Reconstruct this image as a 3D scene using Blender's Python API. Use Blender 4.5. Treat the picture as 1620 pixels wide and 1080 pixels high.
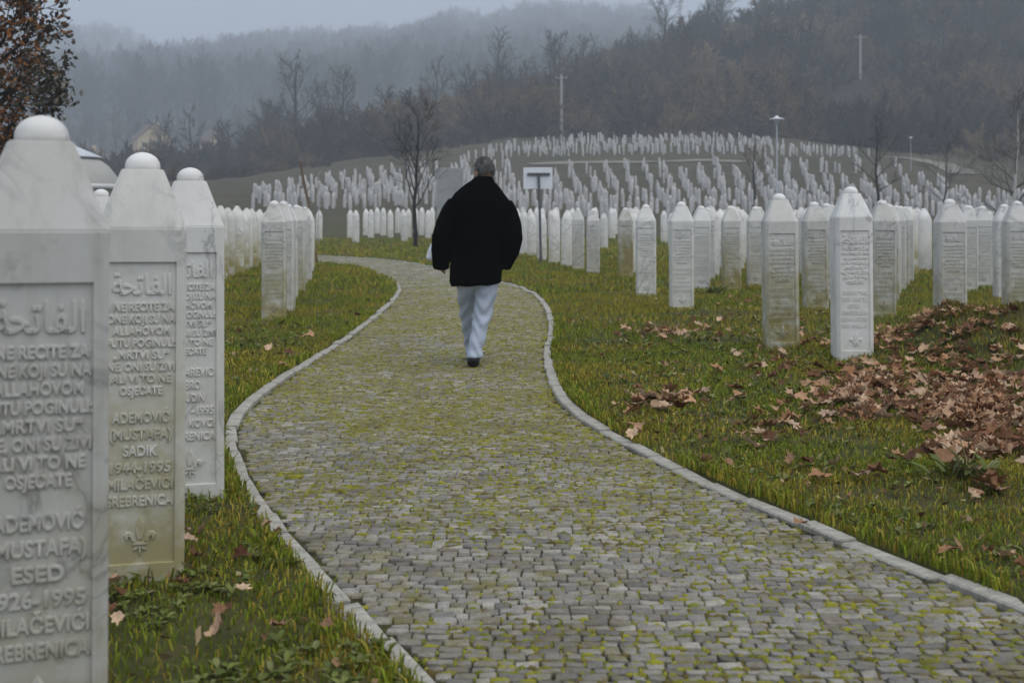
import bpy, bmesh, math, random
import numpy as np
from mathutils import Vector, Matrix, Euler

random.seed(7)
rng = np.random.default_rng(7)
SC = bpy.context.scene
COL = SC.collection
for o in list(bpy.data.objects):
    bpy.data.objects.remove(o)

# ------------------------------------------------------------------ camera
F, CH, HY = 2000.0, 1.22, 345.5          # focal length in photo pixels, eye height, horizon row
cam = bpy.data.cameras.new('camera')
cam.sensor_width = 36.0
cam.lens = F / 1620 * 36.0
cam.shift_y = -(540 - HY) / 1620
cam.clip_end = 6000
cam.clip_start = 0.05
cam.dof.use_dof = True
cam.dof.focus_distance = 7.0
cam.dof.aperture_fstop = 4.5
camo = bpy.data.objects.new('camera', cam)
camo.location = (0, 0, CH)
camo.rotation_euler = (math.radians(90), 0, 0)
COL.objects.link(camo)
SC.camera = camo

# ------------------------------------------------------------------ sky and sun (overcast)
SUN_EL, SUN_AZ = math.radians(64), math.radians(135)     # azimuth clockwise from +Y
world = bpy.data.worlds.new('World')
SC.world = world
world.use_nodes = True
wn = world.node_tree
wn.nodes.clear()
w_out = wn.nodes.new('ShaderNodeOutputWorld')
w_bg = wn.nodes.new('ShaderNodeBackground')
w_sky = wn.nodes.new('ShaderNodeTexSky')
w_sky.sky_type = 'NISHITA'
w_sky.sun_disc = False
w_sky.sun_elevation = SUN_EL
w_sky.sun_rotation = SUN_AZ
w_sky.dust_density = 4.0
w_mix = wn.nodes.new('ShaderNodeMix')
w_mix.data_type = 'RGBA'
w_mix.inputs[0].default_value = 0.86
w_mix.inputs[7].default_value = (4.35, 5.0, 6.15, 1)       # even cloud cover
wn.links.new(w_sky.outputs[0], w_mix.inputs[6])
wn.links.new(w_mix.outputs[2], w_bg.inputs[0])
w_bg.inputs[1].default_value = 0.10
wn.links.new(w_bg.outputs[0], w_out.inputs[0])

sun = bpy.data.lights.new('sun', 'SUN')
sun.energy = 1.5
sun.angle = math.radians(70)
sun.color = (1.0, 0.95, 0.87)
suno = bpy.data.objects.new('sun', sun)
sd = Vector((math.sin(SUN_AZ) * math.cos(SUN_EL), math.cos(SUN_AZ) * math.cos(SUN_EL), math.sin(SUN_EL)))
suno.rotation_euler = sd.to_track_quat('Z', 'Y').to_euler()
COL.objects.link(suno)

SC.view_settings.view_transform = 'Standard'
SC.view_settings.look = 'None'
SC.view_settings.gamma = 1
SC.view_settings.use_curve_mapping = False
SC.view_settings.exposure = 0.38
SC.cycles.max_bounces = 6
SC.cycles.diffuse_bounces = 3
SC.cycles.glossy_bounces = 2
SC.cycles.transmission_bounces = 3
SC.cycles.volume_bounces = 2
SC.cycles.use_denoising = True

# ------------------------------------------------------------------ helpers
def vnoise(x, y, seed=0):
    x = np.asarray(x, float); y = np.asarray(y, float)
    xi = np.floor(x).astype(np.int64); yi = np.floor(y).astype(np.int64)
    xf = x - xi; yf = y - yi
    def h(a, b):
        n = (a * 374761393 + b * 668265263 + seed * 974711) & 0x7fffffff
        n = ((n ^ (n >> 13)) * 1274126177) & 0x7fffffff
        return ((n ^ (n >> 16)) & 0xffff) / 65535.0
    u = xf * xf * (3 - 2 * xf); v = yf * yf * (3 - 2 * yf)
    return (h(xi, yi) * (1 - u) + h(xi + 1, yi) * u) * (1 - v) + (h(xi, yi + 1) * (1 - u) + h(xi + 1, yi + 1) * u) * v

def fbm(x, y, seed=0, oct=3):
    s = 0; a = 0.5; t = 0
    for k in range(oct):
        s = s + a * vnoise(np.asarray(x) * 2 ** k, np.asarray(y) * 2 ** k, seed + k); t += a; a *= .5
    return s / t

def sstep(a, b, x):
    t = np.clip((np.asarray(x, float) - a) / (b - a), 0, 1)
    return t * t * (3 - 2 * t)

def np_mesh(name, V, T, col=None, smooth=False):
    V = np.asarray(V, np.float32).reshape(-1, 3); T = np.asarray(T, np.int32).reshape(-1, 3)
    me = bpy.data.meshes.new(name)
    me.vertices.add(len(V)); me.vertices.foreach_set('co', V.ravel())
    me.loops.add(T.size); me.loops.foreach_set('vertex_index', T.ravel())
    me.polygons.add(len(T)); me.polygons.foreach_set('loop_start', np.arange(0, T.size, 3, dtype=np.int32))
    if smooth:
        me.polygons.foreach_set('use_smooth', np.ones(len(T), bool))
    if col is not None:
        c = np.ones((len(V), 4), np.float32); c[:, :3] = col
        at = me.attributes.new('col', 'FLOAT_COLOR', 'POINT'); at.data.foreach_set('color', c.ravel())
    me.update(calc_edges=True)
    return me

def add(name, data, parent=None, mat=None, loc=None, rotz=None):
    o = bpy.data.objects.new(name, data)
    if mat is not None and data is not None and len(data.materials) == 0:
        data.materials.append(mat)
    if parent is not None:
        o.parent = parent
    if loc is not None:
        o.location = loc
    if rotz is not None:
        o.rotation_euler = (0, 0, rotz)
    COL.objects.link(o)
    return o

def tag(o, label=None, cat=None, group=None, kind=None):
    if label: o['label'] = label
    if cat: o['category'] = cat
    if group: o['group'] = group
    if kind: o['kind'] = kind
    return o

def empty(name, loc, rotz=0):
    return add(name, None, None, None, loc, rotz)

def bm_mesh(name, bm, smooth=False):
    me = bpy.data.meshes.new(name)
    bm.normal_update(); bm.to_mesh(me); bm.free()
    if smooth:
        for p in me.polygons: p.use_smooth = True
    return me

def box_bm(bm, x0, x1, y0, y1, z0, z1, bev=0.0):
    r = bmesh.ops.create_cube(bm, size=1)
    for v in r['verts']:
        v.co = Vector(((x0 + x1) / 2 + v.co.x * (x1 - x0), (y0 + y1) / 2 + v.co.y * (y1 - y0), (z0 + z1) / 2 + v.co.z * (z1 - z0)))
    if bev:
        es = list({e for v in r['verts'] for e in v.link_edges})
        bmesh.ops.bevel(bm, geom=es, offset=bev, segments=1, affect='EDGES')

def box_mesh(name, *a, bev=0.0):
    bm = bmesh.new(); box_bm(bm, *a, bev=bev); return bm_mesh(name, bm)

class Tubes:
    """collects tapered tube segments"""
    def __init__(self): self.S = {}
    def seg(self, p0, p1, r0, r1, k=3):
        self.S.setdefault(k, []).append((p0[0], p0[1], p0[2], p1[0], p1[1], p1[2], r0, r1))
    def poly(self, pts, rs, k=6):
        for i in range(len(pts) - 1): self.seg(pts[i], pts[i + 1], rs[i], rs[i + 1], k)
    def mesh(self, name, smooth=True):
        VV, TT, n0 = [], [], 0
        for k, L in self.S.items():
            A = np.array(L, float); p0, p1 = A[:, :3], A[:, 3:6]; d = p1 - p0; d /= np.linalg.norm(d, axis=1)[:, None] + 1e-9
            ref = np.where(np.abs(d[:, 2:3]) < .9, np.array([[0, 0, 1.]]), np.array([[1., 0, 0]]))
            a = np.cross(d, ref); a /= np.linalg.norm(a, axis=1)[:, None]; b = np.cross(d, a)
            th = np.arange(k) * 2 * math.pi / k
            ring_ = a[:, None] * np.cos(th)[None, :, None] + b[:, None] * np.sin(th)[None, :, None]
            V = np.concatenate([p0[:, None] + ring_ * A[:, 6][:, None, None], p1[:, None] + ring_ * A[:, 7][:, None, None]], 1)
            i = np.arange(k); j = (i + 1) % k; t = np.concatenate([np.stack([i, j, k + j], 1), np.stack([i, k + j, k + i], 1)])
            TT.append((np.arange(len(A))[:, None, None] * 2 * k + t[None]).reshape(-1, 3) + n0); VV.append(V.reshape(-1, 3)); n0 += V.shape[0] * V.shape[1]
        return np_mesh(name, np.concatenate(VV), np.concatenate(TT), smooth=smooth)
    def join(self, o):
        for k, L in o.S.items(): self.S.setdefault(k, []).extend(L)

# ---- node materials
class N:
    def __init__(self, name):
        self.m = bpy.data.materials.new(name); self.m.use_nodes = True
        self.t = self.m.node_tree; self.t.nodes.clear()
        self.out = self.t.nodes.new('ShaderNodeOutputMaterial')
        self.b = self.t.nodes.new('ShaderNodeBsdfPrincipled')
        self.b.inputs['Specular IOR Level'].default_value = 0.3
        self.b.inputs['Roughness'].default_value = 0.8
        self.t.links.new(self.b.outputs[0], self.out.inputs[0])
    def new(self, ty, **kw):
        n = self.t.nodes.new(ty)
        for k, v in kw.items(): setattr(n, k, v)
        return n
    def link(self, a, b): self.t.links.new(a, b)
    def coord(self, which='Object'): return self.new('ShaderNodeTexCoord').outputs[which]
    def noise(self, scale, detail=4, rough=.55, vec=None, dist=0):
        n = self.new('ShaderNodeTexNoise')
        n.inputs['Scale'].default_value = scale; n.inputs['Detail'].default_value = detail
        n.inputs['Roughness'].default_value = rough; n.inputs['Distortion'].default_value = dist
        if vec is not None: self.link(vec, n.inputs['Vector'])
        return n.outputs[0]
    def ramp(self, fac, stops):
        r = self.new('ShaderNodeValToRGB')
        while len(r.color_ramp.elements) < len(stops): r.color_ramp.elements.new(.5)
        for e, (p, c) in zip(r.color_ramp.elements, stops):
            e.position = p; e.color = (c, c, c, 1) if isinstance(c, (int, float)) else (*c, 1)
        self.link(fac, r.inputs[0]); return r.outputs[0]
    def mix(self, fac, a, b, mode='MIX'):
        m = self.new('ShaderNodeMix', data_type='RGBA', blend_type=mode)
        for i, v in ((0, fac), (6, a), (7, b)):
            if isinstance(v, (int, float)): m.inputs[i].default_value = v if i == 0 else (v, v, v, 1)
            elif isinstance(v, tuple): m.inputs[i].default_value = (*v, 1)
            else: self.link(v, m.inputs[i])
        return m.outputs[2]
    def math(self, op, a, b=None, clamp=False):
        m = self.new('ShaderNodeMath', operation=op, use_clamp=clamp)
        for i, v in ((0, a), (1, b)):
            if v is None: continue
            if isinstance(v, (int, float)): m.inputs[i].default_value = v
            else: self.link(v, m.inputs[i])
        return m.outputs[0]
    def base(self, c):
        if isinstance(c, tuple): self.b.inputs['Base Color'].default_value = (*c, 1)
        else: self.link(c, self.b.inputs['Base Color'])
        return self
    def rough(self, r): self.b.inputs['Roughness'].default_value = r; return self
    def bump(self, h, strength=.4, dist=.01):
        n = self.new('ShaderNodeBump'); n.inputs['Strength'].default_value = strength; n.inputs['Distance'].default_value = dist
        self.link(h, n.inputs['Height']); self.link(n.outputs[0], self.b.inputs['Normal']); return self

def simple(name, c, var=.25, scale=6, rough=.8, bump=0.0):
    n = N(name); v = n.noise(scale, 4, .6, n.coord())
    a = tuple(x * (1 - var) for x in c); b = tuple(min(1, x * (1 + var)) for x in c)
    n.base(n.ramp(v, [(.3, a), (.7, b)])).rough(rough)
    if bump: n.bump(v, bump, .02)
    return n.m

def attr_mat(name, rough=.75, vary=.0, trans=0.0, nscale=None):
    n = N(name)
    a = n.new('ShaderNodeAttribute', attribute_name='col').outputs['Color']
    if vary:
        r = n.new('ShaderNodeObjectInfo').outputs['Random']
        a = n.mix(1.0, a, n.ramp(r, [(0, 1 - vary), (1, 1 + vary)]), 'MULTIPLY')
    if nscale:
        v = n.noise(nscale, 5, .65, n.coord())
        a = n.mix(1.0, a, n.ramp(v, [(.28, .62), (.72, 1.25)]), 'MULTIPLY')
        n.bump(v, .35, .006)
    n.base(a).rough(rough)
    if trans:
        t = n.new('ShaderNodeBsdfTranslucent'); n.link(a, t.inputs[0])
        m = n.new('ShaderNodeMixShader'); m.inputs[0].default_value = trans
        n.link(n.b.outputs[0], m.inputs[1]); n.link(t.outputs[0], m.inputs[2]); n.link(m.outputs[0], n.out.inputs[0])
    return n.m

def marble():
    n = N('marble')
    oi = n.new('ShaderNodeObjectInfo')
    vm = n.new('ShaderNodeVectorMath', operation='ADD'); n.link(n.coord(), vm.inputs[0])
    sc = n.new('ShaderNodeVectorMath', operation='SCALE'); sc.inputs[0].default_value = (37, 17, 53); n.link(oi.outputs['Random'], sc.inputs['Scale'])
    n.link(sc.outputs[0], vm.inputs[1]); P = vm.outputs[0]
    sxc = n.new('ShaderNodeSeparateColor'); n.link(oi.outputs['Color'], sxc.inputs[0]); sx0 = sxc.outputs[1]
    big = n.noise(3.0, 5, .6, P)
    base = n.ramp(big, [(.25, (.66, .65, .615)), (.5, (.77, .755, .715)), (.75, (.82, .81, .775))])
    # thin grey veins
    vn = n.noise(2.2, 6, .6, P, 1.2)
    vein = n.ramp(n.math('ABSOLUTE', n.math('SUBTRACT', vn, .5)), [(0, .0), (.018, .8), (.05, 1)])
    vmask = n.ramp(n.noise(1.7, 2, .5, P), [(.44, 0.0), (.60, .85)])
    c = n.mix(n.math('MULTIPLY', n.math('SUBTRACT', 1.0, vein), vmask), base, (.34, .345, .36))
    spots = n.ramp(n.noise(11, 5, .7, P), [(.58, 0.0), (.72, .55)])
    spots = n.math('MULTIPLY', spots, n.ramp(sx0, [(0, .35), (1, 1.0)]))
    c = n.mix(spots, c, (.33, .33, .32))
    # dirty runs and yellow-green algae low on the shaft, strength per stone in object colour
    sx = n.new('ShaderNodeSeparateColor'); n.link(oi.outputs['Color'], sx.inputs[0])
    so = n.new('ShaderNodeSeparateXYZ'); n.link(n.coord(), so.inputs[0])
    low = n.ramp(so.outputs['Z'], [(0.0, 1.0), (.5, .62), (.8, .3), (1.0, .12)])
    alg = n.ramp(n.noise(5.5, 5, .7, P), [(.28, 0.0), (.58, 1.0)])
    fac = n.math('MULTIPLY', n.math('MULTIPLY', low, alg), n.math('MULTIPLY', sx.outputs[0], 1.5), True)
    c = n.mix(fac, c, (.37, .32, .12))
    st = n.new('ShaderNodeMapping'); st.inputs['Scale'].default_value = (22, 22, 1.6); n.link(P, st.inputs[0])
    run = n.ramp(n.noise(1.0, 4, .6, st.outputs[0]), [(.5, 0.0), (.75, .38)])
    c = n.mix(n.math('MULTIPLY', run, sx.outputs[1]), c, (.36, .35, .28))
    c = n.mix(1.0, c, n.ramp(sx.outputs[1], [(0, 1.0), (1, .66)]), 'MULTIPLY')
    n.base(c).rough(.55)
    n.bump(n.noise(60, 4, .6, P), .12, .004)
    return n.m

M_MARBLE = marble()

# ------------------------------------------------------------------ layout helpers
def px(x, y, z=0.0):
    d = F * (CH - z) / (y - HY)
    return ((x - 810) / F * d, d)

def catmull(P, step=.12):
    P = [np.array(p, float) for p in P]; out = []
    Q = [2 * P[0] - P[1]] + P + [2 * P[-1] - P[-2]]
    for i in range(1, len(Q) - 2):
        n = max(2, int(np.linalg.norm(Q[i + 1] - Q[i]) / step))
        for k in range(n):
            t = k / n
            out.append(.5 * ((2 * Q[i]) + (-Q[i - 1] + Q[i + 1]) * t + (2 * Q[i - 1] - 5 * Q[i] + 4 * Q[i + 1] - Q[i + 2]) * t * t + (-Q[i - 1] + 3 * Q[i] - 3 * Q[i + 1] + Q[i + 2]) * t ** 3))
    out.append(Q[-2]); return np.array(out)

LK = [(2.2, -2.0), (1.2, 0.2), (.5, 1.75)] + [px(*p) for p in ((690, 1080), (570, 962), (478, 868), (425, 800), (388, 742), (374, 690), (386, 655), (415, 628), (462, 594), (538, 546), (594, 504), (626, 474), (634, 455), (617, 440), (575, 425))] + [(-5.0, 34.2), (-9.5, 37.5), (-16, 40)]
RK = [(4.6, -2.0), (3.4, 0.6), (2.35, 2.5)] + [px(*p) for p in ((1620, 972), (1490, 922), (1250, 826), (1100, 762), (962, 690), (902, 652), (872, 612), (860, 562), (868, 520), (862, 490), (846, 468), (826, 457), (800, 449), (755, 438), (684, 423), (606, 411))] + [(-7.2, 42), (-12, 45), (-18, 47)]
LKc, RKc = catmull(LK), catmull(RK)
PATH = np.concatenate([LKc, RKc[::-1]])

_SCAN = {}
def in_poly(x, y, poly):
    """point in polygon by pre-cut scanlines 1 cm apart"""
    key = id(poly)
    if key not in _SCAN:
        y0, y1 = poly[:, 1].min(), poly[:, 1].max(); n = int((y1 - y0) / .01) + 1
        rows = y0 + (np.arange(n) + .5) * .01
        a, b = poly, np.roll(poly, 1, 0); lists = [[] for _ in range(n)]
        for (ax, ay), (bx, by) in zip(a, b):
            if ay == by: continue
            if ay > by: ax, ay, bx, by = bx, by, ax, ay
            k0, k1 = int(np.searchsorted(rows, ay)), int(np.searchsorted(rows, by))
            for k in range(k0, k1): lists[k].append(ax + (bx - ax) * (rows[k] - ay) / (by - ay))
        K = max(len(l) for l in lists); tab = np.full((n, K), np.inf)
        for k, l in enumerate(lists): tab[k, :len(l)] = sorted(l)
        _SCAN[key] = (poly, y0, n, tab)
    _p, y0, n, tab = _SCAN[key]
    x = np.asarray(x, float); y = np.asarray(y, float); sh = x.shape; x = x.ravel(); y = y.ravel()
    k = np.floor((y - y0) / .01).astype(int); ok = (k >= 0) & (k < n); out = np.zeros(x.shape, bool)
    out[ok] = ((x[ok][:, None] > tab[k[ok]]).sum(1) % 2) == 1
    return out.reshape(sh)

def offset_poly(curve, off):
    t = np.gradient(curve, axis=0); t /= np.linalg.norm(t, axis=1)[:, None] + 1e-9
    nrm = np.stack([-t[:, 1], t[:, 0]], 1)      # left of travel
    return curve + nrm * off

PATH_OUT = np.concatenate([offset_poly(LKc, .06), offset_poly(RKc, -.06)[::-1]])[::2]
PATH_KERB = np.concatenate([offset_poly(LKc, .066), offset_poly(RKc, -.066)[::-1]])[::2]
PATH_IN = np.concatenate([offset_poly(LKc, -.022), offset_poly(RKc, .022)[::-1]])[::2]

MOUNDS = [(3.8, 10.6, .78, 1.0, .35, -.2), (4.7, 10.5, .9, .95, .28, 0), (2.55, 15.4, .9, .6, .12, 0), (1.9, 14.2, .8, .4, .07, 0), (5.4, 9.6, .8, .8, .12, 0), (2.15, 5.75, .35, .3, .06, 0)]

def hill_z(X, Y):
    X = np.asarray(X, float); Y = np.asarray(Y, float)
    L = np.interp(X, [-140, -60, -42, -20, 0, 40, 60, 120], [.05, .3, .55, .8, 1, 1, .85, .9])
    zc = np.interp(Y, [52, 75, 90, 110, 130, 150, 170, 187, 205], [0, .5, 1.5, 3, 4.9, 7.5, 10.5, 13.0, 14.2])
    zc = zc * (1 + (L - 1) * sstep(95, 185, Y))
    crest = np.interp(X, [-160, -90, -60, -30, 0, 30, 60, 90, 150, 300], [1, 4, 9, 18, 27, 37, 47, 54, 62, 75])
    t = np.clip((Y - 198) / 110, 0, 1)
    z1 = zc + (crest - zc) * t * (1.25 - .25 * t)
    z1 = z1 - np.maximum(0, z1 - 3) * sstep(320, 520, Y) * .8
    cf = 1.33 * np.interp(X / 1.33, [-700, -420, -342, -300, -270, -243, -215, -180, -120, -80, -24, 20, 150, 400], [150, 132, 127, 128, 118, 101, 110, 122, 124, 128, 140, 148, 130, 120])
    cf = cf + (fbm(X / 28., Y * 0 + 3, 5, 3) - .5) * 16
    tf = np.clip((Y - 250) / 1010, 0, 1)
    zf = cf * tf ** 1.12 - .06 * np.maximum(0, Y - 1270)
    z = np.maximum(z1, zf)
    return z + (fbm(X / 25., Y / 25., 9, 3) - .5) * 3.0 * sstep(190, 260, Y) + (fbm(X / 6., Y / 6., 19) - .5) * .5 * sstep(70, 110, Y)

def lawn_z(X, Y):
    X = np.asarray(X, float); Y = np.asarray(Y, float)
    z = .024 + (fbm(X * 1.1, Y * 1.1, 3) - .5) * .035
    for mx, my, rx, ry, h, a in MOUNDS:
        dx, dy = X - mx, Y - my
        z = z + h * np.exp(-((dx / rx) ** 2 + (dy / ry) ** 2) * 1.4) * (.75 + .5 * fbm(X * 3, Y * 3, 31))
    return z + hill_z(X, Y)

def ground_z(X, Y):
    z = lawn_z(X, Y)
    near = (np.asarray(Y) < 50) & (np.abs(np.asarray(X)) < 20)
    if np.any(near):
        z = np.array(z); m = np.zeros(z.shape, bool)
        m[near] = in_poly(np.asarray(X)[near], np.asarray(Y)[near], PATH_OUT)
        z[m] = -.09
    return z

def gz(x, y): return float(lawn_z(np.array([x]), np.array([y]))[0])

# ------------------------------------------------------------------ ground
def ground():
    yl = np.concatenate([np.arange(-100, -8, 8), np.arange(-8, 26, .19), np.arange(26, 60, .4), np.arange(60, 120, 1.5), np.arange(120, 330, 4), np.arange(330, 1640, 18)])
    xp = np.concatenate([np.arange(0, 7, .18), np.arange(7, 18, .5), np.arange(18, 70, 2), np.arange(70, 300, 7), np.arange(300, 1300, 30)])
    xl = np.concatenate([-xp[:0:-1], xp])
    X, Y = np.meshgrid(xl, yl); Z = ground_z(X, Y)
    V = np.stack([X, Y, Z], -1).reshape(-1, 3); nx, ny = len(xl), len(yl)
    i = (np.arange(ny - 1)[:, None] * nx + np.arange(nx - 1)[None]).ravel()
    T = np.concatenate([np.stack([i, i + 1, i + nx + 1], 1), np.stack([i, i + nx + 1, i + nx], 1)])
    n = N('ground_soil')
    P = n.new('ShaderNodeNewGeometry').outputs['Position']
    sp = n.new('ShaderNodeSeparateXYZ'); n.link(P, sp.inputs[0])
    g = n.ramp(n.noise(3.0, 6, .65, P), [(.3, (.034, .036, .010)), (.5, (.058, .060, .014)), (.7, (.10, .080, .030))])
    dry = n.ramp(n.noise(.12, 6, .7, P), [(.3, (.040, .038, .015)), (.5, (.062, .052, .024)), (.62, (.075, .06, .033)), (.75, (.045, .045, .016))])
    wood = n.ramp(n.noise(.07, 6, .7, P), [(.3, (.012, .011, .009)), (.55, (.026, .021, .014)), (.75, (.05, .037, .02))])
    dry = n.mix(1.0, dry, n.ramp(n.noise(1.3, 6, .75, P), [(.3, .5), (.7, 1.5)]), 'MULTIPLY')
    f1 = n.ramp(n.math('MULTIPLY', sp.outputs['Y'], .01), [(.62, 0.0), (.95, 1.0)])
    f2 = n.ramp(n.math('MULTIPLY', sp.outputs['Y'], .0025), [(.47, 0.0), (.53, 1.0)])
    n.base(n.mix(f2, n.mix(f1, g, dry), wood)).rough(.95)
    n.bump(n.noise(14, 5, .7, P), .6, .03)
    o = add('ground', np_mesh('ground', V, T, smooth=True), None, n.m)
    tag(o, kind='structure')
    return o
GROUND = ground()

# ------------------------------------------------------------------ cobbled path
def sett_shape(r):
    """unit sett: 8-point outline, chamfered crown; returns verts (25,3) and tris"""
    c = [(-.5, -.5), (0, -.5), (.5, -.5), (.5, 0), (.5, .5), (0, .5), (-.5, .5), (-.5, 0)]
    o = []
    for k, (x, y) in enumerate(c):
        j = .05; s = .965 if k % 2 == 0 else 1.0
        o.append((x * s + r.uniform(-j, j), y * s + r.uniform(-j, j)))
    o = np.array(o)
    V = []
    tx, ty = r.uniform(-.003, .003, 2)
    for z, s in ((-.016, 1.0), (-.0018, .975), (0.0, .88)):
        V += [(x * s, y * s, z + (tx * x * 2 + ty * y * 2 + r.uniform(-.0015, .0015) if z > -.01 else 0)) for x, y in o]
    V.append((0, 0, .001))
    V = np.array(V); T = []
    for k in range(2):
        for i in range(8):
            a, b = k * 8 + i, k * 8 + (i + 1) % 8
            T += [(a, b, b + 8), (a, b + 8, a + 8)]
    for i in range(8): T.append((16 + i, 16 + (i + 1) % 8, 24))
    return V, np.array(T)

def sett_mat():
    n = N('granite_sett'); P = n.new('ShaderNodeNewGeometry').outputs['Position']
    a = n.new('ShaderNodeAttribute', attribute_name='col').outputs['Color']
    a = n.mix(1.0, a, n.ramp(n.new('ShaderNodeObjectInfo').outputs['Random'], [(0, .82), (1, 1.2)]), 'MULTIPLY')
    v = n.noise(34, 6, .72, P)
    a = n.mix(1.0, a, n.ramp(v, [(.28, .6), (.5, 1.0), (.74, 1.22)]), 'MULTIPLY')
    a = n.mix(n.ramp(n.noise(2.1, 5, .65, P), [(.48, 0.0), (.68, .55)]), a, (.10, .085, .06))
    sp = n.new('ShaderNodeSeparateXYZ'); n.link(P, sp.inputs[0])
    more = n.ramp(n.math('MULTIPLY', sp.outputs['Y'], .04), [(.15, 0.0), (.32, .10), (.70, .10), (1.0, .03)])      # mossier round the bend
    a = n.mix(n.ramp(n.math('ADD', n.noise(7.5, 6, .75, P), n.math('ADD', more, n.math('MULTIPLY', n.math('SUBTRACT', n.noise(.9, 3, .6, P), .5), .45))), [(.52, 0.0), (.68, .8)]), a, (.185, .17, .04))
    fine = n.noise(150, 4, .7, P)
    a = n.mix(1.0, a, n.ramp(fine, [(.3, (.74, .72, .68)), (.5, (1.02, 1.0, .95)), (.7, (1.22, 1.19, 1.12))]), 'MULTIPLY')
    n.base(a).rough(.85); n.bump(n.math('ADD', v, n.math('MULTIPLY', fine, .5)), .8, .010); return n.m
M_SETT = sett_mat()
SETTS = []
def build_path():
    root = empty('path', (0, 0, 0)); tag(root, kind='structure')
    # bed: soil and moss between the setts
    step = .14
    pts = []
    n = min(len(LKc), len(RKc)); k = 420
    li = np.linspace(0, len(LKc) - 1, k); ri = np.linspace(0, len(RKc) - 1, k)
    Lp = np.stack([np.interp(li, np.arange(len(LKc)), LKc[:, a]) for a in (0, 1)], 1)
    Rp = np.stack([np.interp(ri, np.arange(len(RKc)), RKc[:, a]) for a in (0, 1)], 1)
    m = 14; V = []
    for a in range(m + 1):
        t = a / m; q = Lp * (1 - t) + Rp * t
        V.append(np.c_[q, np.full(k, -.0085) + .005 * (fbm(q[:, 0] * 9, q[:, 1] * 9, 77) - .5)])
    V = np.concatenate(V); i = (np.arange(m)[:, None] * k + np.arange(k - 1)[None]).ravel()
    T = np.concatenate([np.stack([i, i + k, i + k + 1], 1), np.stack([i, i + k + 1, i + 1], 1)])
    nm = N('joint_soil'); P = nm.coord()
    f = nm.ramp(nm.noise(5, 5, .7, P), [(.42, 0.0), (.62, 1.0)])
    nm.base(nm.mix(f, (.018, .014, .009), (.085, .08, .016))).rough(.95); nm.bump(nm.noise(70, 3, .6, P), .8, .01)
    add('joint_bed', np_mesh('joint_bed', V, T, smooth=True), root, nm.m)
    # setts in rows across the path
    r = np.random.default_rng(11)
    shapes = [sett_shape(r) for _ in range(28)]
    cells = []
    y = -1.2
    while y < 44:
        g_ = np.interp(y, [7, 12, 20, 25], [.61, .76, 1.05, 1.4]); dep = r.uniform(.074, .092) * g_
        xs = np.interp(y, [-2, 8, 20, 26, 33, 44], [1.0, -2.2, -2.6, -5, -11, -17]); xe = np.interp(y, [-2, 4, 8, 20, 24, 28, 44], [5.0, 2.2, 1.2, 1.0, .6, 0, -6])
        x = xs + r.uniform(0, .1)
        while x < xe:
            w = r.uniform(.066, .135) * g_
            cells.append((x + w / 2, y + dep / 2, w, dep)); x += w
        y += dep
    C = np.array(cells)
    C[:, 1] += .05 * np.sin(C[:, 0] * 1.5 + C[:, 1] * .6) + .012 * np.sin(C[:, 0] * 4.1 + C[:, 1] * 1.3)
    C = C[in_poly(C[:, 0], C[:, 1], PATH_IN)]
    dist = C[:, 1]
    vis = (C[:, 1] > 3.2) & (np.abs(C[:, 0] / C[:, 1]) < .41)
    order = np.argsort(np.where(vis, dist, 1e3)); individual = set(order[:300].tolist())
    tones = np.array([(.245, .232, .205), (.275, .26, .232), (.215, .206, .192), (.30, .283, .25), (.225, .204, .166), (.175, .168, .158), (.255, .245, .23)])
    vms = []
    for V, T in shapes:
        me = np_mesh('sett', V, T, np.tile(tones[r.integers(len(tones))] * r.uniform(.9, 1.15), (len(V), 1)))
        me.materials.append(M_SETT); vms.append(me)
    AV, AT, AC, n0 = [], [], [], 0
    for k, (x, y, w, d) in enumerate(C):
        s = r.integers(len(shapes)); rot = r.uniform(-.035, .035); z = r.normal(0, .002); sx, sy = w - .0035, d - .005
        if k in individual:
            o = add('sett', vms[s], root); o.location = (x, y, z); o.rotation_euler = (0, 0, rot); o.scale = (sx, sy, 1)
        else:
            V, T = shapes[s]; c, q = math.cos(rot), math.sin(rot)
            vx, vy = V[:, 0] * sx, V[:, 1] * sy
            AV.append(np.c_[x + vx * c - vy * q, y + vx * q + vy * c, V[:, 2] + z]); AT.append(T + n0); n0 += len(V)
            AC.append(np.tile(tones[r.integers(len(tones))] * r.uniform(.78, 1.25), (len(V), 1)))
    o = add('cobblestones', np_mesh('cobblestones', np.concatenate(AV), np.concatenate(AT), np.concatenate(AC)), root, M_SETT)
    o['kind'] = 'stuff'
    # moss cushions in the joints
    MV, MT, MC, n0 = [], [], [], 0
    mask = fbm(C[:, 0] * 1.6, C[:, 1] * .9, 51, 4)
    far = sstep(4.5, 9, C[:, 1])
    thr = .45 - .17 * far
    thr = thr + .25 * sstep(.4, 1.0, (np.interp(C[:, 1], RKc[:260, 1], RKc[:260, 0]) - C[:, 0]) / 2.2 - .2) * (1 - sstep(5, 8, C[:, 1]))
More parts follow.
